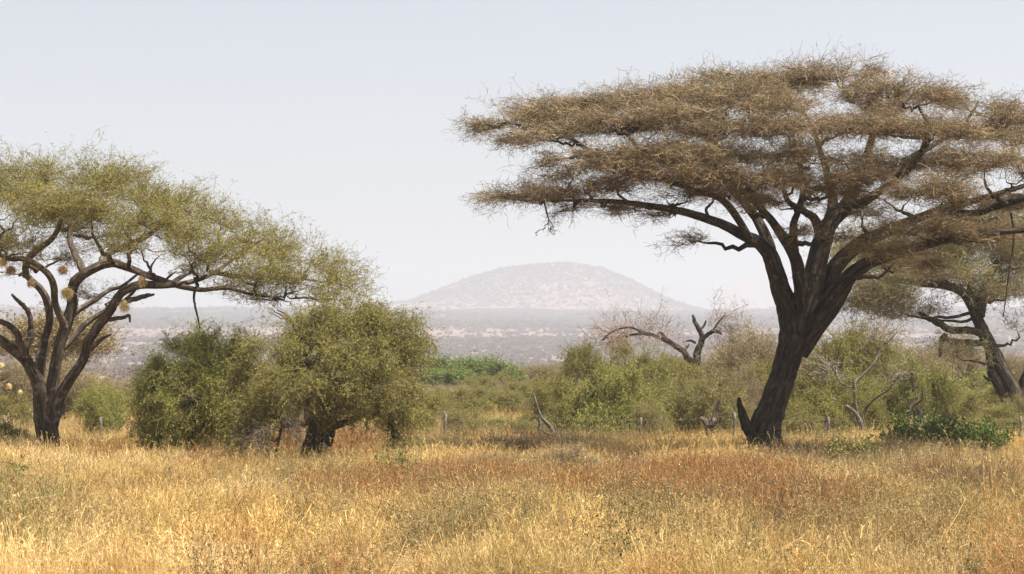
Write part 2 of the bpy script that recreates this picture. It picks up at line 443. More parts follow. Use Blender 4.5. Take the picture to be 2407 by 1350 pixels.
# ------------------------------------------------------------------ grass and weeds of the near field
def blades_poly(r, n, h, hs, spread, lean, K=4, droop=.35):
    a = r.random(n) * 6.28; rr = np.sqrt(r.random(n)) * spread
    base = np.stack([np.cos(a) * rr, np.sin(a) * rr, np.full(n, -.03)], 1)
    H = (h * (1 + hs * r.normal(size=n))).clip(h * .35, h * 1.7)
    az = r.random(n) * 6.28
    ld = np.stack([np.cos(az), np.sin(az), az * 0], 1) * np.abs(r.normal(0, lean, n))[:, None]
    d = norm(np.array([0, 0, 1.]) + ld)
    bend = ld * r.uniform(.2, 1.1, (n, 1)); bend[:, 2] = -droop * np.linalg.norm(bend, axis=1)
    return twig_polys(base, d, H, K, bend, .10, r), H
def proto_grass(k, n=200, h=.40, lean=.35, spread=.26, head=.25):
    r = np.random.default_rng(300 + k); g = Geo()
    p, H = blades_poly(r, n, h, .28, spread, lean)
    c = mixcols([(1, 1, 1), (.82, .80, .74), (1.12, 1.1, 1.05), (.7, .62, .52)], n, r, .12)
    ribbons(g, p, r.uniform(.003, .006, n), r.uniform(.0015, .003, n), c, r)
    m = int(n * head)
    if m:                                                             # seed heads
        q = p[:m]; tip = q[:, -1]; dd = norm(q[:, -1] - q[:, -2])
        hp = twig_polys(tip - dd * .02, dd, r.uniform(.07, .16, m), 4, dd * 0 + np.array([0, 0, -.3]) + r.normal(size=(m, 3)) * .15, .2, r)
        ribbons(g, hp, np.full(m, .008), np.full(m, .004), c[:m] * (1.0, .93, .82), r)
        k2 = 5
        bp = hp[:, r.integers(0, 4, k2)].reshape(-1, 3)
        leaves(g, bp, np.repeat(dd, k2, 0) + r.normal(size=(m * k2, 3)) * .6, r.uniform(.02, .05, m * k2), r.uniform(.004, .009, m * k2), np.repeat(c[:m], k2, 0), r)
    return g.mesh('grass_tuft', M_GRASS)
def proto_weed(k, n=16, h=.46, leafc=((.9, 1, .8), (.75, .7, .6)), nl=9, ls=(.026, .010), heads=None):
    r = np.random.default_rng(500 + k); g = Geo()
    p, H = blades_poly(r, n, h, .25, .22, .35, 6, .1)
    c = mixcols([(.75, .62, .52), (1, .85, .7), (.6, .5, .42)], n, r)
    ribbons(g, p, np.full(n, .008), np.full(n, .003), c, r)
    m = 7
    ii = np.tile(np.arange(1, 6), 2)[:m]
    b = p[:, ii].reshape(-1, 3)
    d = norm(np.repeat(p[:, -1] - p[:, 0], m, 0) / h + r.normal(size=(n * m, 3)) * .55 + (0, 0, .3))
    s = twig_polys(b, d, r.uniform(.1, .28, n * m) * h / .55, 4, r.normal(size=(n * m, 3)) * .2 + (0, 0, .1), .3, r)
    ribbons(g, s, np.full(n * m, .005), np.full(n * m, .003), np.repeat(c, m, 0), r)
    M = n * m
    pos = s[:, r.integers(1, 4, nl)].reshape(-1, 3) + r.normal(size=(M * nl, 3)) * .012
    leaves(g, pos, r.normal(size=(M * nl, 3)) + (0, 0, .4), ls[0] * r.uniform(.5, 1.4, M * nl), ls[1] * r.uniform(.6, 1.4, M * nl), mixcols(leafc, M * nl, r), r)
    if heads is not None:
        tip = s[:, -1]; dd = norm(s[:, -1] - s[:, -2])
        q = 6
        pos = np.repeat(tip, q, 0) - np.repeat(dd, q, 0) * r.uniform(0, .09, (M * q, 1))
        leaves(g, pos, np.repeat(dd, q, 0) * .5 + r.normal(size=(M * q, 3)) * .6, r.uniform(.015, .032, M * q), r.uniform(.008, .016, M * q), mixcols(heads, M * q, r, .08), r)
    return g.mesh('weed_tuft', M_GRASS)

GR = [proto_grass(k) for k in range(5)]
GM = [proto_grass(20 + k, 190, .30, .75, .30, .12) for k in range(4)]             # matted, wind-laid
GT = [proto_grass(40 + k, 34, .62, .28, .25, .7) for k in range(4)]               # tall sparse stalks
GS = [proto_grass(60 + k, 170, .40, .30, .22, .5) for k in range(4)]              # fine reddish tufts
WD = [proto_weed(k) for k in range(4)]
WW = [proto_weed(20 + k, 11, .50, ((.95, 1, .8), (.75, .7, .6)), 5, (.025, .009), ((3.4, 3.5, 3.5), (2.6, 2.6, 2.4))) for k in range(3)]

rng = np.random.default_rng(21)
def field(dens_fn, lo, hi, wid=.30):
    pts = []
    edges = np.concatenate([np.arange(lo, min(70, hi), 4.), np.arange(max(lo, 70), hi, 12.), [hi]]); edges = np.unique(edges)
    for a, b in zip(edges[:-1], edges[1:]):
        w = 2 * (.265 * b + 4.5); k = rng.poisson((b - a) * w * dens_fn((a + b) / 2))
        y = rng.uniform(a, b, k); x = rng.uniform(-w / 2, w / 2, k)
        pts.append(np.stack([x, y], 1))
    return np.concatenate(pts)
def blob(px, py, cx, cy, rx, ry, soft=.55):
    q = ((px - cx) / rx) ** 2 + ((py - cy) / ry) ** 2
    return np.clip((1.25 - q) / soft, 0, 1)
def photo_xy(p):
    return CX + p[:, 0] / p[:, 1] * F, YH + F * (EYE + .5) / p[:, 1]
# patches on the ground, in plan: (x, y on the photo, half sizes), kind
GOLD = [(480, 1165, 200, 26), (300, 1100, 230, 22), (480, 1300, 330, 55), (1350, 1290, 170, 45), (2320, 1290, 190, 70), (2330, 1095, 110, 22), (1420, 1135, 130, 26), (1620, 1050, 130, 16), (1090, 1060, 120, 14), (820, 1100, 220, 16), (700, 1250, 250, 35), (1180, 1120, 160, 16)]
RED = [(720, 1078, 190, 20), (1060, 1185, 210, 42), (1560, 1200, 250, 45), (260, 1120, 70, 14), (1900, 1240, 170, 40), (1720, 1160, 150, 30), (900, 1205, 160, 30)]
DARK = [(1260, 1082, 190, 15), (1170, 1100, 90, 12), (1480, 1130, 60, 22), (1960, 1110, 160, 16), (390, 1125, 30, 12), (1820, 1250, 130, 40), (2250, 1180, 160, 30)]  # dark brown weeds; at centre also shadow painted into the plant tint
OLIVE = [(1500, 1300, 420, 60), (1000, 1290, 300, 60), (850, 1190, 200, 45), (60, 1290, 140, 60), (2050, 1280, 250, 60), (2000, 1130, 260, 30), (690, 1150, 160, 25)]
WHITE = [(1040, 1195, 90, 26), (1600, 1250, 260, 36), (700, 1205, 140, 25), (1520, 1230, 160, 25), (2050, 1090, 300, 16), (930, 1310, 160, 30)]
def patch(p, L):
    px, py = photo_xy(p); jx = (fbm(p[:, 0] * .9, p[:, 1] * .5) - .5); jy = (fbm(p[:, 0] * .9 + 40, p[:, 1] * .5) - .5)
    px = px + jx * 160; py = py + jy * 50
    w = np.zeros(len(p))
    for q in L: w = np.maximum(w, blob(px, py, *q))
    return w
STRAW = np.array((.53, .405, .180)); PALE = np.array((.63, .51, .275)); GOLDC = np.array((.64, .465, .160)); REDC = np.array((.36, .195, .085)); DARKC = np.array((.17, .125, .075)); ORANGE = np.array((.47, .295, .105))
def tint_field(p):
    n = len(p)
    f = fbm(p[:, 0] * .35, p[:, 1] * .22); h = fbm(p[:, 0] * 1.1 + 9, p[:, 1] * .7)
    c = STRAW[None] * (1 - smooth(.45, .7, f))[:, None] + PALE[None] * smooth(.45, .7, f)[:, None]
    c = lerp(c, ORANGE[None] * np.ones((n, 1)), (.40 * smooth(.5, .66, h))[:, None])
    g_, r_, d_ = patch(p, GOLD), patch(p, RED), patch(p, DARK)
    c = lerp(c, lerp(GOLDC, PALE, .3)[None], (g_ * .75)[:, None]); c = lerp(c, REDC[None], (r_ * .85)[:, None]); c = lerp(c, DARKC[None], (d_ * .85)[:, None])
    big = fbm(p[:, 0] * .16 + 30, p[:, 1] * .12); c = c * lerp(.78, 1.22, smooth(.34, .64, big))[:, None]
    return c * (1 + .15 * rng.normal(size=(n, 1))).clip(.6, 1.5)
def place(name, p, s, protos, tint, label, cat, tilt=.12):
    n = len(p); s = np.clip(s, .45, 1.5)
    z = terrain_z(p[:, 0], p[:, 1])
    pts = np.column_stack([p, z]); sc = np.stack([s, s, s * rng.uniform(.75, 1.25, n)], 1)
    rot = np.stack([rng.normal(0, tilt, n), rng.normal(.05, tilt, n), rng.random(n) * 6.28], 1)
    return scatter(name, pts, sc, rot, rng.integers(0, len(protos), n), tint, protos, label, cat)
dscale = lambda y: 1 + .25 * smooth(80, 200, y)
# golden grass
p = field(lambda d: 19 if d < 45 else 14 if d < 72 else 6 if d < 84 else 3 if d < 105 else .8, 25, 160)
w_ol, w_r, w_g = patch(p, OLIVE), patch(p, RED), patch(p, GOLD)
keep = rng.random(len(p)) > .45 * w_ol * (1 - w_g) + .4 * w_r
tus = fbm(p[:, 0] * .9 + 70, p[:, 1] * .55); keep &= rng.random(len(p)) < .25 + .85 * smooth(.36, .56, tus)
p = p[keep]; s = rng.lognormal(0, .22, len(p)) * lerp(.75, 1.08, smooth(.36, .62, tus[keep])) * dscale(p[:, 1]) * (1 - .15 * patch(p, GOLD)) * lerp(.8, 1.25, fbm(p[:, 0] * .5, p[:, 1] * .5 + 60))
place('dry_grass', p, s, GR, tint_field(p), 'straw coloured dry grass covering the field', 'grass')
# matted grass in the golden patches
p = field(lambda d: 9 if d < 70 else 2, 25, 110)
p = p[rng.random(len(p)) < .15 + .85 * patch(p, GOLD)]
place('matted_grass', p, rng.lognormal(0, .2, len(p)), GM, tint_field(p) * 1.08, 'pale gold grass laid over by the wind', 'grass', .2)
# reddish grass
p = field(lambda d: 15 if d < 70 else 3, 25, 110)
w = patch(p, RED); p = p[rng.random(len(p)) < .06 + .94 * w]
c = lerp(REDC, ORANGE, rng.random((len(p), 1)) * .6) * (1 + .15 * rng.normal(size=(len(p), 1)))
place('reddish_grass', p, rng.lognormal(.05, .22, len(p)), GS, c, 'fine rust coloured grass in patches', 'grass')
# tall stalks
p = field(lambda d: 2.6 if d < 45 else 1.6 if d < 90 else .3, 25, 140)
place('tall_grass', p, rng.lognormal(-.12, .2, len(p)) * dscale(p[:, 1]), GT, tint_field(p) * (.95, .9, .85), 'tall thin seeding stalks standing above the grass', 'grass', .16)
# weeds
p = field(lambda d: 7 if d < 40 else 5 if d < 50 else 4 if d < 70 else 1.5, 25, 140)
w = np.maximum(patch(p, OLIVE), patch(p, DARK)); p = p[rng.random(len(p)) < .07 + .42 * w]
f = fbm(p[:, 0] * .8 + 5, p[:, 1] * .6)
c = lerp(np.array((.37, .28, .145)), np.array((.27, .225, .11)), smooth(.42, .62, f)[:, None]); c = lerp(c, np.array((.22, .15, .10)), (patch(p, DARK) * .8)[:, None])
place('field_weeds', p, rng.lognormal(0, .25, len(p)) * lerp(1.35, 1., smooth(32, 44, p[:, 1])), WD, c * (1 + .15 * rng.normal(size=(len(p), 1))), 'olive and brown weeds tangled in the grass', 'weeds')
p = field(lambda d: 7 if d < 45 else 4 if d < 70 else .5, 25, 90)
p = p[rng.random(len(p)) < .02 + .34 * patch(p, WHITE)]
place('seeding_weeds', p, rng.lognormal(0, .2, len(p)), WW, np.tile((.17, .135, .075), (len(p), 1)) * (1 + .12 * rng.normal(size=(len(p), 1))), 'grey stemmed weeds with pale fluffy seed heads', 'weeds')

# ------------------------------------------------------------------ trees
def gz(x, y): return float(terrain_z(x, y))
def limb_pts(L, d):
    """[(px, py, radius px, depth offset)] -> smooth points and radii in metres"""
    pts = np.array([P(x, y, d + (o[0] if o else 0.)) for x, y, r, *o in L]); r = np.array([q[2] / F * d for q in L])
    sub = 6
    sp = catmull(pts, sub); t = np.linspace(0, len(r) - 1, len(sp))
    return sp, np.interp(t, np.arange(len(r)), r)

def acacia(name, label, d, base, limbs, pads, seed, bark, twigpal, leafpal, nleaf, up, per_m2, leafsize=(.05, .016), lenr=(.55, 1.0), axis_px=None, width=.008, droop=-.08, stubs=(), depth=.8, tri=2, flat=.6, gap=(.26, .44), sec=1., thick=.92, mat=None, group=None):
    """umbrella thorn: hand-laid limbs, flat pads of twigs grown out to from them"""
    rng = np.random.default_rng(seed)
    bx, by = (base[0] - CX) / F * d, d
    origin = (bx, by, gz(bx, by))
    root = thing(name, origin, label, 'tree', group)
    W = Geo(); C = Geo()
    nodes = []; nr = []
    for k, L in enumerate(limbs):
        sp, rr = limb_pts(L, d)
        big = rr.max() > .16
        sp = sp + np.cumsum(rng.normal(size=sp.shape), 0) * rr[:, None] * .035
        if big: rr = rr * thick
        if k == 0:
            rr = rr * (1 + .35 * np.exp(-np.arange(len(rr)) / 3.))
            sp[0, 2] = min(sp[0, 2], origin[2] - .25)
        tube(W, sp, rr, 24 if big else 9, (.1, .1, .1), .22 if big else .12, rng)
        nodes.append(sp); nr.append(rr)
    for L in stubs:
        sp, rr = limb_pts(L, d); sp = sp + rng.normal(size=sp.shape) * rr[:, None] * .12
        tube(W, sp, rr, 9, (.1, .1, .1), .3, rng)
    nodes_main = np.vstack(nodes); r_main = np.concatenate(nr)
    hi = nodes_main[:, 2] > origin[2] + 2.0
    nodes_main = nodes_main[hi]; r_main = r_main[hi]
    ax = (axis_px[0] - CX) / F * d if axis_px else bx
    for (cx, cy, hw, hh, off, *opt) in pads:
        c = P(cx, cy, d + off); a = hw / F * d; b = min(a * depth, 3.6); h = hh / F * d
        slope = opt[0] if opt else 0.
        # hub branch
        hub = c + np.array([0, 0, -.45 * h])
        dist = np.linalg.norm((nodes_main - hub) * (1, .8, 1.2), axis=1) + np.clip(nodes_main[:, 2] - hub[2], 0, None) * 2.5
        j = int(np.argmin(dist)); rt = nodes_main[j]; r0 = min(r_main[j] * .7, .075) * min(sec, 1.2)
        hub = lerp(hub, rt, .25); hub[2] = max(hub[2] - .1, rt[2])
        mid = (rt + hub) / 2 + np.array([0, 0, -.08 * np.linalg.norm(hub - rt)]) + rng.normal(size=3) * .12
        t = np.linspace(0, 1, 9)[:, None]
        bp = (1 - t) ** 2 * rt + 2 * t * (1 - t) * mid + t ** 2 * hub
        bp[1:-1] += rng.normal(size=(7, 3)) * .035
        tube(W, bp, np.linspace(r0, .035, 9), 7, (.1, .1, .1), .1, rng)
        loc = [p for p in bp[3:]]; lr = list(np.linspace(r0, .035, 9)[3:])
        # secondary branches through the pad
        ns = int(6 + 2.2 * a * b)
        ang = rng.random(ns) * 6.28; q = np.sqrt(rng.random(ns)) * .88
        T = np.stack([c[0] + np.cos(ang) * q * a, c[1] + np.sin(ang) * q * b, c[2] - h * (.15 + .35 * q ** 2) + rng.normal(0, .12 * h, ns)], 1)
        T[:, 2] += slope * (T[:, 0] - c[0])
        T = T[np.argsort(np.linalg.norm(T - hub, axis=1))]
        for tp in T:
            A = np.array(loc); dd = np.linalg.norm(A - tp, axis=1); j = int(np.argmin(dd)); s = A[j]
            k = max(4, int(dd[j] / .16)); t = np.linspace(0, 1, k)[:, None]
            m_ = (s + tp) / 2 + rng.normal(size=3) * .1 * dd[j] + np.array([0, 0, -.1 * dd[j]])
            bp = (1 - t) ** 2 * s + 2 * t * (1 - t) * m_ + t ** 2 * tp
            bp[1:-1] += rng.normal(size=(k - 2, 3)) * .022
            r1 = max(min(lr[j] * .75, .03), .009) * sec
            tube(W, bp, np.linspace(r1, .008, k), 5, (.1, .1, .1))
            loc += [p for p in bp[1:]]; lr += list(np.linspace(r1, .008, k)[1:])
        loc = np.array(loc)
        # twig sprays fill the pad
        n = int(per_m2 * math.pi * a * b * (.55 + .45 * h / .6))
        ang = rng.random(n) * 6.28; q = np.sqrt(rng.random(n))
        ztop = h * np.sqrt(np.clip(1 - q ** 2, 0, 1)) * .8; zbot = -h * .55 * np.sqrt(np.clip(1 - q ** 2, 0, 1))
        u = rng.random(n) ** .65
        lump = (fbm(np.cos(ang) * q * a * 1.1 + cx, np.sin(ang) * q * b * 1.1) - .5) * h * .9
        S = np.stack([c[0] + np.cos(ang) * q * a, c[1] + np.sin(ang) * q * b, c[2] + zbot + (ztop - zbot) * u + lump], 1)
        S[:, 2] += slope * (S[:, 0] - c[0])
        gapn = fbm(S[:, 0] * 1.3 + cx, S[:, 2] * 1.8 + S[:, 1] * .6)
        S = S[rng.random(n) < smooth(gap[0], gap[1], gapn)]; n = len(S)
        D2 = ((S[:, None] - loc[None]) ** 2).sum(-1); j = D2.argmin(1); q0 = loc[j]
        stem = np.stack([q0, (q0 + S) / 2 + rng.normal(size=S.shape) * .05, S], 1)
        ribbons(C, stem, np.full(n, width * 1.9), np.full(n, width * 1.4), mixcols(twigpal, n, rng) * .85, rng)
        out = S - hub; out[:, 2] *= .35; out = norm(out)
        axv = S - np.array([ax, d, 0]); axv[:, 2] = 0
        dr = norm(out * .8 + norm(axv) * .45 + rng.normal(size=S.shape) * (.38, .38, .6 * flat) + np.array([0, 0, up]))
        Ls = rng.uniform(*lenr, n) * (.65 + .35 * min(1, a))
        spray(C, S - dr * Ls[:, None] * .45, dr, Ls, rng, twigpal, width, 2, tri, up * .5, droop, leafpal, nleaf, leafsize, flat=flat)
    W.build('trunk', bark, root, True, origin)
    C.build('crown', mat or M_TWIG, root, False, origin)
    return root, nodes_main

# ---- the big umbrella thorn on the right
RD = 59.6
R_limbs = [
 [(1795, 1062, 47, 0), (1800, 1010, 43, 0), (1818, 950, 36, 0), (1838, 890, 33, 0), (1856, 835, 34, 0), (1872, 785, 40, 0), (1888, 735, 38, 0), (1902, 680, 32, .0), (1916, 630, 26, .1), (1933, 562, 24, .2), (1950, 522, 21, .3), (1988, 478, 18, .5), (2008, 436, 15, .7), (2032, 380, 12, 1.0), (2050, 325, 8, 1.2), (2052, 270, 5, 1.4), (2045, 215, 3, 1.5)],
 [(1868, 800, 26, -.25), (1853, 735, 25, -.3), (1838, 690, 22, -.4), (1824, 650, 20, -.5), (1808, 605, 18, -.6), (1786, 572, 15, -.7), (1749, 553, 12.5, -.8), (1700, 527, 11, -1.0), (1643, 506, 9.5, -1.2), (1580, 490, 8, -1.4), (1500, 477, 6.5, -1.6), (1420, 470, 5, -1.8), (1340, 470, 3, -2.0), (1260, 472, 1.5, -2.1)],
 [(1812, 612, 13, -.5), (1808, 575, 14, -.2), (1783, 520, 12, .3), (1752, 480, 10, .8), (1725, 452, 8, 1.2), (1690, 400, 6, 1.6), (1650, 360, 4, 2.0)],
 [(1762, 560, 9, -.8), (1728, 500, 9, -1.3), (1692, 465, 8, -1.8), (1640, 448, 6.5, -2.3), (1560, 420, 5, -2.8), (1480, 385, 4, -3.2), (1400, 350, 2.5, -3.5)],
 [(1884, 730, 22, -.3), (1880, 670, 18, -.5), (1871, 615, 16, -.7), (1845, 565, 13, -1.1), (1815, 520, 10, -1.5), (1770, 470, 8, -2.0), (1720, 420, 6, -2.5), (1680, 330, 4, -2.8)],
 [(1874, 630, 11, -.7), (1867, 570, 10, -.9), (1866, 528, 9, -1.1), (1876, 500, 8, -1.4), (1888, 450, 7, -1.8), (1880, 390, 5, -2.2), (1860, 300, 3, -2.5)],
 [(1932, 560, 13, .0), (1915, 515, 10, -.4), (1886, 495, 8, -.8), (1850, 470, 6, -1.1), (1830, 400, 4, -1.4)],
 [(1945, 530, 14, .3), (1957, 478, 12, .7), (1948, 425, 10, 1.2), (1930, 360, 7, 1.7), (1900, 280, 5, 2.0), (1840, 215, 3, 2.2)],
 [(1985, 482, 13, .4), (2022, 477, 12, -.2), (2064, 453, 10, -.7), (2110, 420, 8, -1.2), (2160, 370, 7, -1.7), (2180, 300, 5, -2.2), (2160, 250, 3, -2.4)],
 [(1905, 730, 26, .1), (1935, 680, 22, .3), (1962, 632, 19, .5), (2012, 580, 17, .8), (2080, 545, 14, 1.0), (2150, 515, 11, 1.2), (2235, 488, 9, 1.5), (2330, 462, 7, 1.8), (2430, 430, 5, 2.0), (2520, 390, 3, 2.2)],
 [(1888, 800, 22, -.2), (1918, 758, 24, -.4), (1952, 712, 24, -.6), (1988, 660, 20, -.8), (2040, 618, 16, -1.2), (2105, 594, 12, -1.6), (2190, 570, 9, -2.0), (2300, 545, 8, -2.4), (2420, 536, 6, -2.8), (2540, 500, 4, -3.0)],
 [(1890, 838, 9, .35), (1930, 780, 7, .4), (1958, 742, 8, .4), (1983, 703, 7, .3), (2010, 650, 6, .2)],
 [(1560, 420, 5, -2.8), (1480, 388, 5, -2.6), (1400, 362, 5, -2.2), (1340, 326, 4, -1.8), (1270, 302, 3, -1.3), (1190, 290, 1.5, -1.)],
 [(1620, 405, 5, -3.), (1520, 362, 5, -2.8), (1465, 306, 4, -2.3), (1420, 270, 2, -2.)],
 [(2200, 500, 9, 1.3), (2290, 500, 9, -.5), (2350, 480, 9, -1.5), (2430, 455, 7, -2.5), (2530, 400, 4, -3.0)],
 [(2110, 418, 8, -1.2), (2145, 372, 8, -.6), (2190, 345, 6, .2), (2260, 300, 4, .8), (2300, 240, 2.5, 1.2)],
]
R_stubs = [[(1775, 1035, 16, -.3), (1757, 1005, 14, -.4), (1744, 970, 11, -.45), (1737, 936, 4, -.45)],
           [(1668, 515, 4, -1.1), (1660, 492, 4, -1.1), (1675, 475, 3, -1.1), (1680, 455, 2, -1.1)],
           [(2376, 500, 2.6, -1.5), (2383, 560, 2.2, -1.5), (2372, 640, 1.8, -1.5), (2358, 745, 1, -1.5)]]
R_pads = [
 (1700, 184, 60, 13, 2.), (1640, 186, 35, 10, 2.4, -.1), (1830, 196, 130, 24, 1.5), (1955, 182, 100, 24, .6), (2035, 164, 32, 14, .6), (2115, 229, 140, 34, -1.6, -.05), (2150, 269, 120, 20, 1.5, -.1), (2310, 252, 100, 24, 1., -.12), (2395, 282, 80, 26, -.5, -.08),
 (1135, 292, 40, 9, -.8, .1), (1180, 294, 75, 14, -.6, .10), (1245, 280, 95, 19, .6, .1), (1335, 258, 120, 20, -1.6, .08), (1455, 241, 140, 22, .8, .04), (1590, 234, 130, 22, -.6, .02), (1715, 230, 130, 29, -1.8), (1815, 254, 95, 26, -3.), (1655, 270, 130, 22, -3.2), (1510, 276, 140, 19, -2.6, .04), (1390, 288, 100, 17, 1.8, .08),
 (1235, 318, 75, 15, .6, .2), (1295, 320, 85, 18, -2.6, .18), (1440, 303, 90, 12, -2., .05), (1600, 301, 110, 19, 1.6), (1700, 309, 110, 20, -3.2), (1850, 301, 110, 22, -3.6), (1960, 305, 120, 22, 1.), (2060, 301, 120, 19, -3.), (2185, 305, 130, 22, -3.2), (2300, 313, 120, 26, .6), (2395, 333, 60, 24, -2.),
 (1320, 372, 70, 16, -.6, .3), (1420, 362, 60, 14, -3.4, .1), (1595, 366, 150, 30, -3.2), (1475, 390, 100, 20, -3., .04), (1690, 372, 100, 28, .6), (1905, 368, 105, 32, -3.2), (1990, 378, 95, 28, 1.), (2295, 385, 105, 30, -2.6), (2385, 405, 60, 42, .6),
 (1600, 414, 160, 22, -3.4), (1765, 426, 125, 24, -3.4), (1880, 420, 115, 22, -1.), (1990, 416, 70, 18, -3.), (1720, 450, 90, 16, -2.),
 (1225, 462, 90, 15, -2.2, .03), (1305, 458, 95, 18, -1.4), (1390, 440, 85, 13, -2.6, -.05), (1445, 425, 65, 12, 1.), (1330, 412, 55, 16, 0., .25),
 (2090, 462, 90, 22, 2.4), (2195, 452, 105, 28, -3.2), (2310, 482, 110, 26, .8), (2080, 588, 85, 24, -2.4, -.1), (2185, 540, 110, 28, -2.8), (2130, 618, 85, 22, .8), (2285, 558, 100, 26, -.6), (2375, 545, 80, 30, 2.5), (1960, 560, 50, 12, -1.6), (1880, 545, 50, 12, -2.),
 (2520, 300, 130, 40, 0), (2520, 430, 120, 40, 0), (1625, 565, 48, 14, -1.4, .1), (1280, 535, 30, 14, -1.8, .5), (1760, 495, 40, 12, -2.), (1490, 488, 70, 11, -1.8), (1570, 505, 55, 11, -1.2), (1410, 482, 60, 10, -1.4), (1350, 490, 40, 14, -1.6, .3), (1600, 460, 60, 12, -2.), (2060, 412, 90, 22, .5), (2135, 388, 85, 22, -1.2), (1965, 452, 80, 18, -2.2), (1860, 482, 60, 14, -1.6), (1790, 468, 70, 15, -2.2), (2020, 500, 70, 15, .8), (2230, 405, 70, 20, 1.6),
]
right_acacia, _ = acacia('umbrella_thorn_tree', 'huge brown umbrella thorn with a dark leaning trunk, spreading over the field', RD, (1795, 1058), R_limbs, R_pads, 42, M_BARK_DARK, TW_BROWN,
    [(.21, .165, .065), (.17, .15, .05), (.24, .18, .09)], 1, .0, 76, (.035, .013), (.45, .9), (1890, 0), .0105, -.05, R_stubs, flat=.24, gap=(.38, .50), depth=.66, sec=1.3)

# ---- the green umbrella thorn on the left
LD = 61.8
L_limbs = [
 [(112, 1052, 26, 0), (110, 1010, 26, 0), (104, 965, 24, -.1), (98, 925, 20, -.2), (82, 890, 17, -.3), (60, 848, 15, -.4), (22, 815, 14, -.6), (-30, 775, 12, -.8), (-90, 700, 9, -1.), (-150, 610, 6, -1.2)],
 [(104, 1040, 20, .2), (94, 985, 20, .3), (90, 930, 18, .4), (90, 867, 16, .4), (102, 800, 14, .5), (113, 755, 12, .5), (107, 710, 12, .4), (92, 683, 11, .3), (72, 663, 10, .2), (58, 645, 10, .1), (60, 620, 10, 0), (80, 596, 9, -.2), (125, 560, 7, -.5), (150, 500, 5, -.8), (170, 430, 3, -1.)],
 [(118, 1030, 18, -.1), (116, 960, 18, -.2), (128, 880, 16, -.3), (140, 812, 16, -.4), (153, 767, 16, -.4), (168, 717, 15, -.4), (167, 687, 14, -.4), (176, 662, 14, -.5), (198, 642, 12, -.6), (240, 622, 11, -.8), (266, 617, 11, -1.), (300, 627, 9, -1.1), (334, 641, 8, -1.2), (370, 655, 8, -1.3), (420, 672, 7, -1.4), (470, 680, 6, -1.5), (530, 676, 5, -1.6), (590, 690, 4, -1.7), (650, 700, 2, -1.8)],
 [(124, 1020, 15, -.3), (140, 940, 16, -.5), (166, 890, 15, -.6), (195, 847, 13, -.7), (207, 803, 13, -.8), (228, 766, 13, -.9), (256, 733, 13, -1.), (277, 700, 12, -1.1), (300, 681, 11.5, -1.2), (335, 670, 11, -1.3), (384, 669, 9, -1.4), (420, 667, 7, -1.4), (458, 658, 6, -1.2), (505, 638, 5, -1.), (560, 600, 4, -.6), (620, 560, 2.5, -.3)],
 [(196, 643, 9, -.6), (188, 620, 8, -.4), (175, 598, 7, 0), (165, 560, 6, .4), (180, 500, 5, .8), (230, 440, 3, 1.2)],
 [(240, 623, 9, -.8), (243, 606, 8, -.6), (268, 589, 8, -.3), (300, 578, 7, 0), (345, 555, 6, .5), (390, 520, 4, .9), (430, 490, 3, 1.2)],
 [(152, 770, 10, -.5), (137, 735, 9, -.7), (128, 705, 9, -.9), (126, 672, 9, -1.1), (110, 640, 8, -1.3), (60, 610, 7, -1.5), (10, 605, 6, -1.7), (-50, 560, 4, -2.)],
 [(138, 830, 8, 0), (166, 800, 8, .3), (200, 762, 7, .5), (248, 730, 6, .7), (300, 700, 4, 1.), (350, 640, 3, 1.3)],
 [(165, 745, 8, .1), (190, 725, 7, .3), (222, 706, 6, .5), (254, 684, 5, .8), (288, 672, 4, 1.), (330, 640, 3, 1.4)],
 [(400, 668, 6, -1.4), (440, 640, 6, -.6), (480, 600, 5, .2), (520, 570, 4, .8)],
 [(500, 640, 5, -1.), (560, 650, 5, -.4), (630, 655, 4, .1), (700, 655, 3, .5), (770, 665, 2, .8)],
]
L_stubs = [
 [(60, 850, 8, -.4), (63, 815, 8, -.4), (72, 785, 8, -.4), (72, 748, 7, -.4), (57, 720, 6, -.4), (42, 707, 5, -.4), (28, 692, 3, -.4)],
 [(58, 845, 9, -.7), (44, 800, 8, -.8), (27, 770, 7, -.9), (0, 757, 6, -1.), (-30, 750, 4, -1.)],
 [(288, 712, 6, -1.2), (320, 702, 5.5, -1.3), (345, 696, 5, -1.4), (363, 693, 2, -1.4)],
 [(258, 752, 4.5, -1.), (290, 747, 4, -1.2), (303, 742, 3.5, -1.3), (306, 757, 2, -1.3)],
 [(214, 822, 6, -.9), (232, 802, 5.5, -1.1), (246, 793, 4.5, -1.2), (261, 786, 2, -1.3)],
 [(457, 680, 3, -1.5), (456, 705, 2.5, -1.5), (462, 735, 2.2, -1.5), (470, 772, 1.2, -1.5)],
]
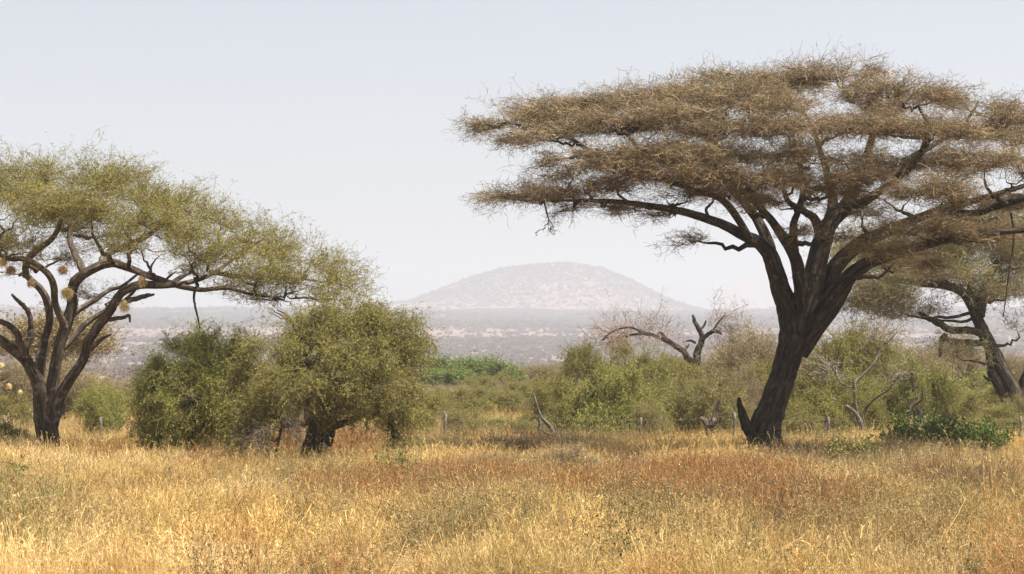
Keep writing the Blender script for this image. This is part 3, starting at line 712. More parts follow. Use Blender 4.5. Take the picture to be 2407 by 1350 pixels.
L_pads = [
 (70, 421, 130, 27, 1.), (-60, 461, 130, 36, .5), (-180, 541, 120, 36, 0), (245, 426, 100, 29, 1.4), (150, 451, 110, 29, -2.), (40, 501, 120, 29, -2.6), (200, 501, 120, 29, -3.), (330, 471, 110, 29, 1.6, -.15), (-60, 581, 110, 32, -1.5), (310, 521, 110, 29, -2.6, -.1), (420, 491, 100, 27, .4, -.2), (510, 516, 90, 26, 1.6, -.2), (20, 581, 80, 24, -2.8), (40, 631, 60, 19, 2.), (430, 551, 120, 29, -2., -.1), (560, 541, 80, 27, -.2, -.3),
 (230, 551, 100, 24, 2.5), (340, 581, 100, 26, -2.8), (450, 596, 110, 27, -2.8, -.1), (570, 581, 90, 29, -1.8, -.2), (640, 596, 90, 26, 1.2, -.25), (720, 611, 80, 29, .4, -.4), (600, 646, 100, 27, -2.4, -.1), (700, 661, 90, 27, -1.6, -.25), (780, 646, 70, 29, -.4, -.45), (810, 671, 50, 24, 1., -.4), (540, 671, 80, 19, -.8), (640, 701, 80, 18, -1.2, -.1), (760, 696, 80, 21, -1.6, -.2), (420, 636, 80, 21, .8), (130, 606, 60, 18, 2.4), (240, 696, 60, 21, 2.4), (140, 526, 90, 21, 2.5),
]
left_acacia, _ = acacia('flat_topped_tree', 'green flat topped thorn tree of many grey stems with straw nests', LD, (112, 1050), L_limbs, L_pads, 43, M_BARK, TW_OLIVE, LF_ACACIA, 3, .22, 31, (.055, .017), (.6, 1.05), (120, 0), .0085, .0, L_stubs, mat=M_LEAF, gap=(.40, .52), flat=.42, sec=1.5, thick=.84)

# ---- the thorn tree behind it on the right
BD = 84.
B_limbs = [
 [(2388, 962, 21, 0), (2382, 925, 20, 0), (2352, 862, 18, 0), (2318, 795, 17, 0), (2298, 745, 15, 0), (2272, 697, 13, -.2), (2228, 672, 12, -.5), (2175, 667, 10, -.8), (2110, 660, 7, -1.), (2040, 650, 4, -1.)],
 [(2300, 745, 14, 0), (2310, 690, 12, .4), (2340, 630, 10, .8), (2380, 570, 8, 1.), (2420, 520, 6, 1.)],
 [(2290, 725, 12, .2), (2275, 660, 10, .8), (2240, 600, 8, 1.2), (2190, 560, 5, 1.6)],
]
B_stubs = [
 [(2322, 792, 11, -.2), (2285, 778, 10, -.4), (2240, 775, 9, -.6), (2197, 755, 7, -.8), (2160, 735, 4, -.9)],
 [(2326, 806, 9, -.2), (2285, 806, 9, -.5), (2248, 804, 8, -.7), (2211, 792, 5, -.8)],
 [(2222, 785, 5, -.8), (2214, 800, 5, -.8), (2209, 838, 3, -.8)],
 [(2368, 940, 11, .0), (2337, 885, 10, -.1), (2326, 833, 8, -.1), (2320, 790, 5, 0)],
 [(2340, 890, 5, -.1), (2325, 893, 4, -.2), (2312, 884, 2, -.3)],
]
B_pads = [(2300, 525, 90, 28, -1.), (2400, 520, 80, 40, -.5), (2150, 735, 70, 22, -.4, .1), (2390, 640, 70, 40, 1.5), (2240, 655, 90, 30, 1.), (1975, 640, 60, 22, -1.5), (2020, 600, 70, 26, .5), (2060, 690, 70, 24, .5), (2050, 650, 90, 32, -1.), (2000, 700, 70, 26, 0), (2110, 600, 120, 40, .5), (2230, 580, 120, 44, 0), (2200, 640, 110, 38, -2.), (2330, 600, 110, 50, 0), (2380, 680, 80, 50, -1.), (2320, 690, 70, 40, 1.), (2100, 690, 90, 30, -1.6), (2060, 720, 90, 26, 1.), (2430, 600, 100, 60, 1.), (2030, 570, 60, 34, 2.), (2260, 830, 70, 22, -1.2), (2420, 760, 60, 40, .5)]
acacia('thorn_tree', 'half green leaning thorn tree with dead lower limbs, behind the huge brown tree', BD, (2388, 955), B_limbs, B_pads, 44, M_BARK_DARK, TW_BROWN + TW_GREY, LF_FEATHER * 2 + [(.20, .15, .085), (.16, .12, .07)] * 2, 2, .12, 20, (.070, .026), (.7, 1.3), (2300, 0), .010, -.1, B_stubs, mat=M_LEAF, gap=(.33, .47))

# ------------------------------------------------------------------ bushes
def clump(q, n, rng):
    """gather points round fewer centres so that tufts and hollows form"""
    k = max(4, n // 16); cen = q[:k]
    w = ((q[:, None] - cen[None]) ** 2).sum(-1).argmin(1)
    return lerp(q, cen[w], .62)
def bush(name, label, d, base, lobes, seed, stems, bark, twigpal, leafpal, nleaf, dens, leafsize, droop=-.25, up=.25, width=.007, lenr=(.45, .9), depth=.85, cat='bush', group=None, tri=1, nside=2, shell=.66, abs_px=True, mat=None):
    """a leafy shrub: lobes of drooping sprays over hand-laid stems"""
    rng = np.random.default_rng(seed)
    bx, by = (base[0] - CX) / F * d, d
    origin = np.array((bx, by, gz(bx, by)))
    root = thing(name, origin, label, cat, group)
    W = Geo(); C = Geo(); nodes = []
    for L in stems:
        sp, rr = limb_pts(L, d); sp = sp + np.cumsum(rng.normal(size=sp.shape), 0) * rr[:, None] * .05
        tube(W, sp, rr, 12 if rr.max() > .1 else 7, (.1, .1, .1), .2, rng); nodes.append(sp)
    nodes = np.vstack(nodes); mid = np.mean([P(l[0], l[1], d + l[4]) for l in lobes], 0)
    for cx, cy, rx, ry, off, *k in lobes:
        c = P(cx, cy, d + off); a = rx / F * d; b = a * depth; h = ry / F * d
        j = int(np.argmin(np.linalg.norm(nodes - c, axis=1))); rt = nodes[j]
        for q in range(3):
            tp = c + norm(rng.normal(size=3)[None])[0] * np.array((a, b, h)) * .6
            t = np.linspace(0, 1, 8)[:, None]; m_ = (rt + tp) / 2 + rng.normal(size=3) * .12
            bp = (1 - t) ** 2 * rt + 2 * t * (1 - t) * m_ + t ** 2 * tp; bp[1:-1] += rng.normal(size=(6, 3)) * .025
            tube(W, bp, np.linspace(.032, .009, 8), 5, (.1, .1, .1))
        n = int(dens * (a * b * h) ** (2 / 3.) * 4 * (k[0] if k else 1))
        v = norm(rng.normal(size=(n, 3))); rr = shell + (1 - shell) * rng.random((n, 1)) ** .6
        rr *= (1 + .5 * (fbm(v[:, 0] * 2.2 + cx, v[:, 2] * 2.2 + v[:, 1] * 1.7) - .5))[:, None]
        S = c + clump(v * rr, n, rng) * (a, b, h)
        S[:, 2] = np.maximum(S[:, 2], origin[2] + .12 + .2 * rng.random(n))
        out = norm(norm(v / np.array((a, b, h))) * .8 + norm(S - mid) * .5)
        dr = norm(out + rng.normal(size=S.shape) * .45 + np.array([0, 0, up]))
        Ls = rng.uniform(*lenr, n)
        spray(C, S - dr * Ls[:, None] * .5, dr, Ls, rng, twigpal, width, nside, tri, droop, droop, leafpal, nleaf, leafsize, .5, .8)
    W.build('trunk', bark, root, True, origin)
    C.build('crown', mat or M_LEAF, root, False, origin)
    return root

bush('large_bush', 'large dark olive bush with a thick black forked trunk, centre of the thicket', 55.3, (742, 1072),
     [(790, 795, 115, 82, .3), (890, 800, 100, 80, .2), (935, 880, 65, 95, -.3), (650, 870, 100, 80, .2), (740, 880, 130, 85, -1.), (850, 880, 110, 75, -1.), (600, 960, 55, 75, .2), (930, 985, 42, 65, .3), (725, 775, 55, 38, .6), (905, 752, 60, 32, .6), (655, 950, 60, 55, -.6), (830, 746, 70, 34, .4), (830, 940, 70, 40, .9), (960, 800, 45, 60, .4)],
     51, [[(736, 1082, 27, 0), (742, 1045, 25, 0), (752, 1010, 20, 0), (765, 975, 15, 0), (790, 930, 11, 0), (830, 860, 7, 0)], [(735, 1070, 18, .1), (728, 1020, 15, .1), (720, 970, 11, .1), (690, 900, 8, .1), (660, 850, 5, .1)],
          [(760, 1060, 15, -.1), (778, 1020, 13, -.1), (785, 980, 11, -.2), (760, 900, 8, -.2), (750, 830, 5, -.2)], [(770, 1005, 9, -.2), (815, 990, 8, -.3), (850, 975, 7, -.4), (885, 972, 6, -.3), (915, 990, 5, -.2), (925, 1030, 3, -.2)], [(720, 1000, 8, 0), (660, 985, 6, 0), (615, 970, 4, 0)]],
     M_BARK_BUSH, TW_OLIVE, LF_DARK, 6, 60, (.050, .016), -.25, .2, .007, (.4, .8))
bush('large_bush', 'bright green willowy bush at the left end of the thicket', 60.5, (395, 1055),
     [(430, 860, 85, 65, .2), (500, 840, 80, 55, .5), (385, 925, 70, 80, -.2), (460, 940, 90, 75, -.8), (540, 890, 80, 80, .2), (352, 985, 45, 55, .2), (420, 1000, 60, 40, -.2), (560, 830, 55, 45, .8), (345, 930, 40, 60, .6), (500, 980, 60, 50, .2), (480, 800, 45, 28, .8), (575, 950, 60, 60, .8)],
     52, [[(365, 1055, 12, 0), (375, 1010, 10, 0), (400, 950, 8, 0), (430, 880, 5, 0)], [(405, 1052, 10, .1), (430, 1000, 8, .1), (470, 930, 6, .1), (500, 860, 4, .1)], [(410, 1050, 9, .2), (470, 1010, 7, .3), (530, 950, 5, .3)]],
     M_BARK_BUSH, TW_OLIVE, LF_BRIGHT, 6, 54, (.056, .015), -.3, .2, .007, (.45, .9))
bush('large_bush', 'slim feathery shrub rising behind the thicket under the drooping thorn branches', 64., (700, 1040),
     [(690, 745, 48, 42, 0, .6), (650, 730, 35, 30, .4, .5), (700, 820, 60, 60, .2, .8), (800, 745, 35, 20, .4, .3)],
     53, [[(700, 1045, 8, 0), (695, 950, 7, 0), (700, 850, 5, 0), (690, 760, 3, 0)], [(700, 900, 5, 0), (740, 800, 4, 0), (780, 730, 2, 0)]], M_BARK_BUSH, TW_OLIVE, LF_OLIVE, 3, 17, (.06, .017), -.1, .4)
# dark twig sticking out between them, small brown thorn bush in front
bush('thorn_bush', 'pale leafless thorn bush standing against the dark large bush', 53.6, (650, 1082),
     [(665, 995, 62, 22, 0), (640, 1020, 50, 20, .2), (690, 1010, 30, 18, -.3), (610, 1050, 45, 20, -.2, .6)], 54,
     [[(645, 1088, 3.2, 0), (650, 1060, 3, 0), (658, 1030, 2.4, 0), (665, 1000, 1.5, 0)], [(642, 1085, 2.5, 0), (620, 1050, 2, 0), (600, 1035, 1.2, 0)]], M_BARK, [(.26, .20, .14), (.20, .155, .11), (.32, .26, .185)], LF_BROWN, 0, 36, (.02, .008), 0, .1, .006, (.35, .7), tri=2, mat=M_TWIG)

# ---- template shrubs, made once and copied
def template(kind, seed):
    """a shrub 4 m wide and about 3 m high, base at the origin"""
    rng = np.random.default_rng(seed); W = Geo(); C = Geo()
    if kind == 'olive': pal, lf, nl, dens, ls, dr, nlobe, mat = TW_OLIVE, LF_OLIVE, 5, 30, (.070, .020), -.3, 9, M_LEAF
    elif kind == 'bright': pal, lf, nl, dens, ls, dr, nlobe, mat = TW_OLIVE, LF_BRIGHT, 5, 32, (.068, .017), -.45, 9, M_LEAF
    elif kind == 'sparse': pal, lf, nl, dens, ls, dr, nlobe, mat = TW_OLIVE + TW_GREY, LF_OLIVE, 3, 17, (.068, .019), -.1, 8, M_LEAF
    elif kind == 'brown': pal, lf, nl, dens, ls, dr, nlobe, mat = TW_GREY, LF_BROWN, 1, 34, (.06, .024), .1, 8, M_TWIG
    elif kind == 'flat': pal, lf, nl, dens, ls, dr, nlobe, mat = TW_OLIVE, LF_FEATHER, 3, 30, (.13, .045), .1, 9, M_LEAF
    elif kind == 'flatbrown': pal, lf, nl, dens, ls, dr, nlobe, mat = TW_BROWN, LF_BROWN, 2, 28, (.10, .035), .1, 9, M_LEAF
    flat = kind.startswith('flat')
    if kind == 'olive' and seed % 2: lf = LF_DARK
    lob = []
    for k in range(nlobe):
        a = k / nlobe * 6.28 + rng.normal(0, .4); q = rng.uniform(.35, 1.25) if k else 0
        z = (2.5 + rng.normal(0, .18)) if flat else rng.uniform(1.0, 2.35) - .25 * q
        r = rng.uniform(.55, .95)
        lob.append((np.array((math.cos(a) * q * (1.25 if flat else 1), math.sin(a) * q * (1.25 if flat else 1), z)), np.array((r, r, r * (.36 if flat else rng.uniform(.65, .95))))))
    if not flat and kind != 'sparse' and seed % 2:                       # skirts that reach the grass
        for k in range(4):
            a = rng.random() * 6.28; lob.append((np.array((math.cos(a) * 1.05, math.sin(a) * 1.05, .7)), np.array((.6, .6, .6))))
    for k in range(5):                                               # stems
        l = lob[(k * 2) % len(lob)]; base = np.array((rng.normal(0, .12), rng.normal(0, .12), -.1)); tp = l[0]
        t = np.linspace(0, 1, 10)[:, None]; m_ = base * .6 + tp * .4 + np.array((rng.normal(0, .25), rng.normal(0, .25), .1))
        bp = (1 - t) ** 2 * base + 2 * t * (1 - t) * m_ + t ** 2 * tp; bp[1:-1] += rng.normal(size=(8, 3)) * .035
        tube(W, bp, np.linspace(.085, .02, 10), 8, (.1, .1, .1), .2, rng)
        for q in range(5):
            s = bp[4 + q]; e = lob[rng.integers(len(lob))][0] + rng.normal(size=3) * .35
            bq = np.linspace(s, lerp(s, e, .8), 7); bq[1:] += np.cumsum(rng.normal(size=(6, 3)), 0) * .04
            tube(W, bq, np.linspace(.03, .008, 7), 5, (.1, .1, .1))
    mid = np.array((0, 0, 1.2))
    for c, R_ in lob:
        n = int(dens * 4 * (R_.prod()) ** (2 / 3.) * 1.5)
        v = norm(rng.normal(size=(n, 3))); rr = .5 + .5 * rng.random((n, 1)) ** .6
        S = c + clump(v * rr, n, rng) * R_; S[:, 2] = np.maximum(S[:, 2], .15)
        dr_ = norm(norm(v) + norm(S - mid) * .5 + rng.normal(size=S.shape) * .45 + np.array([0, 0, .25]))
        Ls = rng.uniform(.45, .95, n)
        spray(C, S - dr_ * Ls[:, None] * .5, dr_, Ls, rng, pal, .011, 2, 1 if kind != 'brown' else 2, dr, dr, lf, nl, ls, .5, .85)
    return W.mesh('bush_trunk', M_BARK_BUSH if kind != 'brown' else M_BARK, True), C.mesh('bush_crown', mat)
TEMPL = {}
for kind, n in (('olive', 4), ('bright', 2), ('sparse', 3), ('brown', 3), ('flat', 2), ('flatbrown', 2)):
    TEMPL[kind] = [template(kind, 700 + 13 * len(TEMPL) + k) for k in range(n)]
def extent(me):
    v = np.empty(len(me.vertices) * 3, np.float32); me.vertices.foreach_get('co', v); v = v.reshape(-1, 3)
    return np.percentile(np.abs(v[:, 0]), 97), np.percentile(v[:, 2], 98.5)
EXT = {(k, i): extent(t[1]) for k, L in TEMPL.items() for i, t in enumerate(L)}
PROTO = {}
def shrub(name, kind, var, px, top, hw, d, label, cat='bush', group=None, rz=None, sy=None):
    x = (px - CX) / F * d; z = gz(x, d)
    if (name, kind, var) not in PROTO:
        root = thing(name, (0, 0, 0), label, cat)
        for nm, me in zip(('trunk', 'crown'), TEMPL[kind][var]):
            o = bpy.data.objects.new(nm, me); COL.objects.link(o); o.parent = root
        PROTO[(name, kind, var)] = root
    else: root = copy_tree(PROTO[(name, kind, var)])
    if 'group' in root: del root['group']
    tag(root, label, cat, group)
    w = hw / F * d / EXT[kind, var][0]; h = (EYE + (YH - top) / F * d - z) / EXT[kind, var][1]
    root.location = (x, d, z); root.scale = (w, sy or (w * .7 + .3 * h), h)
    root.rotation_euler = (0, 0, rz if rz is not None else (px * 7.7 % 6.28))
    return root
G_MID = 'bushes behind the field'
S = shrub
# the thicket between field and plain reads as one mass
rng = np.random.default_rng(77)
n = 3400
ty = 114 * (330 / 114.) ** rng.random(n) ; tx = rng.uniform(-.32, .32, n) * ty
tz = terrain_z(tx, ty)
maxh = EYE - (rng.normal(905, 18, n).clip(872) - YH) / F * ty - tz
th = np.minimum(rng.uniform(1.1, 2.1, n), maxh).clip(.5)
tw = th * rng.uniform(.8, 1.4, n)
protos_ = [TEMPL[k][v][1] for k, v in (('olive', 0), ('olive', 1), ('sparse', 0), ('olive', 2), ('brown', 2), ('olive', 3))]
rot_ = np.zeros((n, 3)); rot_[:, 2] = rng.random(n) * 6.28
scatter('thicket', np.stack([tx, ty, tz - .1], 1), np.stack([tw / 3.2, tw / 3.2, th / 3.0], 1), rot_, rng.integers(0, 6, n), np.ones((n, 3)), protos_, 'hazy mixed thicket filling the ground behind the field bushes', 'thicket')
# far flat-topped trees
S('flat_topped_tree', 'flat', 0, 1085, 842, 85, 185, 'fresh green flat topped tree against the hazy plain, higher of the green pair', 'tree')
S('flat_topped_tree', 'flat', 1, 1160, 858, 75, 192, 'fresh green flat topped tree, lower one on the right of the green pair', 'tree')
S('flat_topped_tree', 'flat', 1, 1040, 868, 70, 175, 'fresh green spreading tree just right of the large dark bush', 'tree')
S('flat_topped_tree', 'flatbrown', 0, 1275, 858, 62, 215, 'brownish flat topped tree right of the green pair on the skyline', 'tree')
S('flat_topped_tree', 'flatbrown', 1, 1215, 868, 60, 230, 'low brown flat crown between green trees and brown thicket', 'tree')
S('brown_bush', 'brown', 0, 1338, 866, 55, 140, 'dusty brown leafless bush behind the leaning dead branch')
S('brown_bush', 'brown', 1, 1375, 905, 45, 100, 'dark brown twiggy bush left of the bright green round bush')
# centre row
S('olive_bush', 'olive', 0, 1010, 930, 55, 96, 'olive bush touching the right edge of the large dark bush', group=G_MID)
S('olive_bush', 'olive', 1, 1085, 922, 70, 104, 'olive bush behind the grey fence post nearest the large bush', group=G_MID)
S('olive_bush', 'olive', 2, 1165, 918, 65, 112, 'olive bush below the fresh green flat trees', group=G_MID)
S('olive_bush', 'olive', 3, 1235, 905, 60, 118, 'grey green bush left of the leaning dead branch', group=G_MID)
S('sparse_bush', 'sparse', 0, 1080, 965, 45, 76, 'thin see-through bush with two dark stems beside the grey fence post')
S('leafy_bush', 'olive', 1, 1285, 918, 52, 76, 'mid green bush behind the leaning dead branch')
S('low_bush', 'sparse', 1, 1230, 980, 62, 71, 'low grey green bush sprawling at the foot of the leaning dead branch')
S('low_bush', 'bright', 1, 1165, 985, 45, 80, 'low yellowish bush in the grass between fence post and dead branch')
# right of centre
S('round_bush', 'bright', 0, 1432, 876, 86, 74, 'bright green round bush on a single dark trunk, mid field')
S('olive_bush', 'olive', 0, 1395, 822, 50, 112, 'upright olive bush left under the bare branches of the dead tree', group=G_MID, rz=1.)
S('olive_bush', 'olive', 1, 1470, 816, 58, 108, 'full olive bush under the long bare arm of the dead tree', group=G_MID)
S('olive_bush', 'olive', 2, 1555, 838, 78, 104, 'dull olive bush at the foot of the dead tree', group=G_MID, rz=2.5)
S('olive_bush', 'olive', 3, 1535, 915, 58, 82, 'olive bush just right of the bright green round bush', group=G_MID, rz=.3)
S('slim_bush', 'sparse', 0, 1538, 950, 36, 71.5, 'slim drooping bush leaning on the white fence post', rz=2.)
S('sparse_bush', 'sparse', 1, 1668, 872, 88, 75, 'spreading bush with a short dark forked trunk, left of the leaning trunk', rz=4.)
S('olive_bush', 'olive', 1, 1630, 872, 74, 92, 'olive green bush behind the forked trunk bush', group=G_MID, rz=4.)
S('brown_bush', 'brown', 2, 1775, 790, 95, 100, 'tall brown leafless bush behind the leaning trunk of the huge tree')
S('brown_bush', 'brown', 0, 1745, 880, 60, 84, 'brown twiggy bush touching the stub of the leaning trunk', rz=2.)
# right
S('olive_bush', 'olive', 0, 1905, 925, 62, 73, 'green bush close right of the leaning trunk', group=G_MID, rz=5.)
S('olive_bush', 'olive', 2, 1965, 782, 84, 100, 'tall olive bush right of the leaning trunk, behind pale branches', group=G_MID, rz=1.2)
S('brown_bush', 'brown', 1, 1900, 830, 70, 110, 'brown twiggy bush seen through the pale branches', rz=3.)
S('olive_bush', 'olive', 2, 2045, 930, 52, 78, 'olive bush under the pale bare branches', group=G_MID, rz=4.2)
S('round_bush', 'bright', 0, 2160, 862, 74, 90, 'round olive bush on a bent leaning trunk, right of pale branches', rz=3.3)
S('olive_bush', 'olive', 1, 2260, 925, 75, 108, 'grey green bush below the yellow trunks', group=G_MID, rz=2.2)
S('olive_bush', 'olive', 0, 2335, 905, 85, 100, 'wide olive bush at the foot of the leaning thorn tree', group=G_MID, rz=3.1)
S('olive_bush', 'sparse', 2, 2385, 935, 55, 80, 'thin pale green bush at the right edge of the field', group=G_MID, rz=.6)
S('low_bush', 'sparse', 0, 2270, 970, 60, 86, 'low hazy bush behind the dark green leafy shrub', rz=1.5)
S('brown_bush', 'brown', 0, 2250, 808, 110, 165, 'wide dull brown bush far behind the yellow trunks', rz=.8)
S('brown_bush', 'brown', 2, 2130, 822, 90, 150, 'dull brown bush far behind the round olive bush', rz=2.6)
S('brown_bush', 'brown', 2, 2390, 840, 60, 120, 'brown bush at the right edge behind the leaning thorn tree', rz=1.)
S('olive_bush', 'olive', 2, 1130, 884, 55, 160, 'dull olive bush in front of the trunks of the green pair of flat trees', group=G_MID, rz=.5)
S('olive_bush', 'olive', 2, 1330, 895, 62, 84, 'rounded olive bush left of the bright green round bush', group=G_MID, rz=4.9)
S('olive_bush', 'bright', 0, 1590, 905, 56, 84, 'bright olive bush behind the yellowish olive bush', group=G_MID, rz=3.)
S('olive_bush', 'olive', 0, 1820, 862, 70, 96, 'tall olive bush hidden mostly by the leaning trunk', group=G_MID, rz=1.4)
S('olive_bush', 'bright', 1, 2010, 885, 58, 90, 'tall yellow green bush rising behind the silvery bare branches', group=G_MID, rz=2.)
S('olive_bush', 'bright', 0, 2310, 880, 85, 118, 'bright hazy bush between yellow trunks and leaning thorn tree', group=G_MID, rz=5.)
S('olive_bush', 'olive', 1, 1455, 900, 70, 92, 'olive bush behind the bright green round bush', group=G_MID, rz=5.2)
S('olive_bush', 'olive', 0, 1600, 918, 62, 78, 'yellowish olive bush between white fence post and forked trunk', group=G_MID, rz=2.8)
S('olive_bush', 'sparse', 2, 1725, 925, 55, 80, 'thin bush behind the fence post beside the leaning trunk', group=G_MID, rz=3.7)
S('brown_bush', 'brown', 1, 1690, 835, 75, 118, 'brown bush rising behind the forked trunk bush', rz=5.)
S('olive_bush', 'olive', 3, 1870, 900, 60, 88, 'olive bush hidden partly by the right side of the leaning trunk', group=G_MID, rz=.9)
S('olive_bush', 'olive', 0, 1935, 850, 75, 112, 'olive tree-like bush behind the silvery bare branches', group=G_MID, rz=.2)
S('olive_bush', 'sparse', 1, 2060, 815, 80, 118, 'tall thin bush between silvery branches and round olive bush', group=G_MID, rz=2.9)
S('olive_bush', 'olive', 2, 2100, 905, 62, 98, 'olive bush between silvery branches and bent trunk', group=G_MID, rz=1.9)
S('olive_bush', 'olive', 3, 2215, 905, 70, 96, 'olive bush touching the right side of the round olive bush', group=G_MID, rz=5.5)
S('low_bush', 'olive', 1, 2345, 965, 80, 74, 'low olive bush in the grass near the right edge', rz=1.1)
S('low_bush', 'sparse', 2, 1885, 975, 60, 68, 'low thin bush at the right foot of the leaning trunk', rz=4.4)
S('low_bush', 'olive', 3, 1105, 970, 55, 86, 'low olive bush in front of the fresh green flat trees', rz=.7)
S('low_bush', 'olive', 2, 985, 960, 45, 80, 'low olive bush at the right foot of the large dark bush', rz=3.)
# left
S('round_bush', 'bright', 1, 238, 912, 52, 78, 'small yellow green bush between left tree and thicket', rz=.4)
S('olive_bush', 'olive', 3, 35, 935, 60, 84, 'olive bush at the left edge behind the fence post', group=G_MID, rz=1.)
S('flat_topped_tree', 'flatbrown', 1, 120, 742, 150, 112, 'grey green spreading tree behind the stems of the left thorn tree', 'tree', rz=2.)
S('brown_bush', 'brown', 1, 150, 850, 95, 102, 'brown leafless bush behind the foot of the left thorn tree', rz=1.)
S('brown_bush', 'brown', 2, 20, 855, 70, 95, 'brown leafless bush at the left edge of the field', rz=4.)
S('olive_bush', 'olive', 2, 300, 935, 50, 120, 'distant olive bush in the gap left of the thicket', group=G_MID, rz=2.)
S('low_bush', 'olive', 0, 20, 1000, 60, 66, 'low dark green bush in the grass at the left edge', rz=2.)
S('dark_shrub', 'brown', 0, 1330, 1058, 105, 50.0, 'wide low brown shrub sunk in the grass in mid field', rz=2.)

S('dark_shrub', 'brown', 2, 1165, 1072, 65, 49.5, 'low brown shrub in the grass left of the wide low brown shrub', rz=1.)

# ------------------------------------------------------------------ bare and dead trees
def bare_tree(name, label, d, base, limbs, sprays, seed, bark, pal, cat='tree', width=.010, lenr=(.5, 1.1), thin=1.):
    rng = np.random.default_rng(seed); bx = (base[0] - CX) / F * d
    origin = np.array((bx, d, gz(bx, d))); root = thing(name, origin, label, cat)
    W = Geo(); C = Geo()
    for L in limbs:
        sp, rr = limb_pts(L, d); rr = rr * thin; sp = sp + np.cumsum(rng.normal(size=sp.shape), 0) * rr[:, None] * .14
        tube(W, sp, rr, 10, (.1, .1, .1), .3, rng)
    for cx, cy, rx, ry, off, n, sx, sz in sprays:
        c = P(cx, cy, d + off); v = rng.normal(size=(n, 3)) * .5
        S = c + v * (rx / F * d, rx / F * d * .7, ry / F * d)
        dr = norm(norm(v + 1e-3) * .6 + np.array((sx, 0, sz)) + rng.normal(size=(n, 3)) * .35)
        spray(C, S - dr * .25, dr, rng.uniform(*lenr, n), rng, pal, width, 2, 1, .1, -.05)
    W.build('trunk', bark, root, True, origin)
    if sprays: C.build('crown', M_TWIG, root, False, origin)
    return root
bare_tree('dead_tree', 'dead tree of bare crooked arms rising above the bushes before the hill', 100., (1632, 965),
  [[(1630, 985, 13, 0), (1632, 900, 12, 0), (1636, 850, 10, 0), (1640, 825, 9.5, 0), (1648, 800, 8, 0), (1647, 785, 6.5, 0), (1640, 770, 6, 0), (1634, 755, 5, 0), (1630, 742, 3, 0)],
   [(1648, 800, 6, 0), (1668, 785, 6, -.2), (1685, 777, 6, -.3), (1697, 785, 4, -.3)], [(1645, 778, 4, 0), (1655, 765, 4, .3), (1660, 755, 2.5, .4)],
   [(1634, 860, 9, 0), (1618, 845, 8, -.3), (1600, 825, 7.5, -.6), (1575, 808, 7, -1.), (1545, 792, 5.5, -1.4), (1510, 785, 4, -1.8), (1470, 790, 2.5, -2.)],
   [(1575, 808, 4, -1.), (1555, 785, 4, -.8), (1545, 783, 2.5, -.7)], [(1605, 830, 4, -.5), (1617, 815, 3.5, -.4), (1620, 808, 2, -.4)], [(1636, 806, 3.5, 0), (1622, 800, 3, 0), (1610, 802, 1.5, 0)],
   [(1520, 787, 3.5, -1.7), (1480, 770, 3, -2.2), (1440, 780, 2, -2.5), (1415, 800, 1.5, -2.6)], [(1670, 784, 3, -.2), (1690, 755, 2.5, 0), (1705, 740, 1.5, .2)]],
  [(1470, 785, 60, 18, -2., 46, -.4, .2), (1530, 770, 45, 18, -1.2, 34, -.2, .4), (1440, 800, 36, 16, -2.2, 26, -.5, -.2), (1700, 755, 34, 20, 0., 34, .5, .2), (1720, 770, 24, 14, 0., 14, .6, -.3), (1570, 800, 40, 16, -.6, 18, 0, .3)],
  61, M_BARK_DARK, [(.22, .15, .105), (.17, .115, .08), (.27, .19, .14)], width=.014, lenr=(.6, 1.3), thin=.78)
bare_tree('pale_tree', 'small tree with pale silvery bare branches right of the leaning trunk', 74., (2005, 1035),
  [[(2022, 1046, 9, 0), (2022, 1000, 9, 0), (2012, 975, 7, 0), (1990, 955, 5, 0)], [(2020, 1005, 7, 0), (2035, 960, 6, 0), (2060, 935, 5, -.2), (2090, 915, 4, -.4), (2108, 890, 3, -.5), (2120, 880, 1.5, -.5)],
   [(2012, 920, 6, .2), (2008, 900, 7, .2), (2030, 880, 6.5, .3), (2050, 860, 6, .4), (2066, 830, 5, .5), (2068, 815, 4.5, .5), (2090, 800, 3, .6), (2110, 780, 2, .6)], [(2020, 985, 5, .2), (2012, 950, 6, .2), (2010, 915, 6, .2)],
   [(2008, 910, 4, .2), (1985, 905, 4, .2), (1970, 890, 3.5, .2), (1955, 865, 3, .2), (1935, 850, 2.5, .2), (1918, 832, 1.5, .2)], [(2000, 900, 3, .2), (1985, 880, 2.5, .1), (1960, 872, 2, .1)],
   [(2066, 822, 3, .5), (2055, 805, 2.5, .5), (2060, 785, 2, .5)], [(1965, 940, 4, -.2), (1945, 932, 3.5, -.3), (1925, 925, 3, -.3), (1880, 918, 1.5, -.3)], [(1975, 1045, 5, .3), (1972, 1010, 5, .3), (1962, 985, 4, .3), (1950, 975, 3, .3), (1935, 1000, 2, .3)], [(2090, 915, 3, -.4), (2100, 895, 2.5, -.4), (2092, 880, 2, -.4)]],
  [(1940, 860, 26, 18, .2, 14, -.4, .3), (2090, 790, 40, 14, .5, 26, .6, .3), (2110, 880, 20, 14, -.4, 14, .6, .2), (1960, 880, 40, 18, .1, 14, -.4, .1), (2050, 790, 20, 12, .5, 10, 0, .5)],
  62, M_BARK_PALE, [(.24, .20, .15), (.18, .15, .11), (.30, .25, .19)], width=.012, lenr=(.4, .9), thin=.52)
bare_tree('dead_branch', 'bleached dead branch leaning out of the grass in mid field', 67., (1300, 1035), [[(1305, 1038, 8, 0), (1296, 1015, 8, 0), (1285, 1000, 6.5, 0), (1270, 985, 5, 0), (1262, 965, 4, 0), (1256, 940, 3.2, 0), (1250, 918, 1.5, 0)], [(1300, 1022, 6, 0), (1285, 1020, 5, 0), (1272, 1010, 3, 0)]],
  [], 63, M_BARK_PALE, TW_GREY, 'branch', thin=.6)
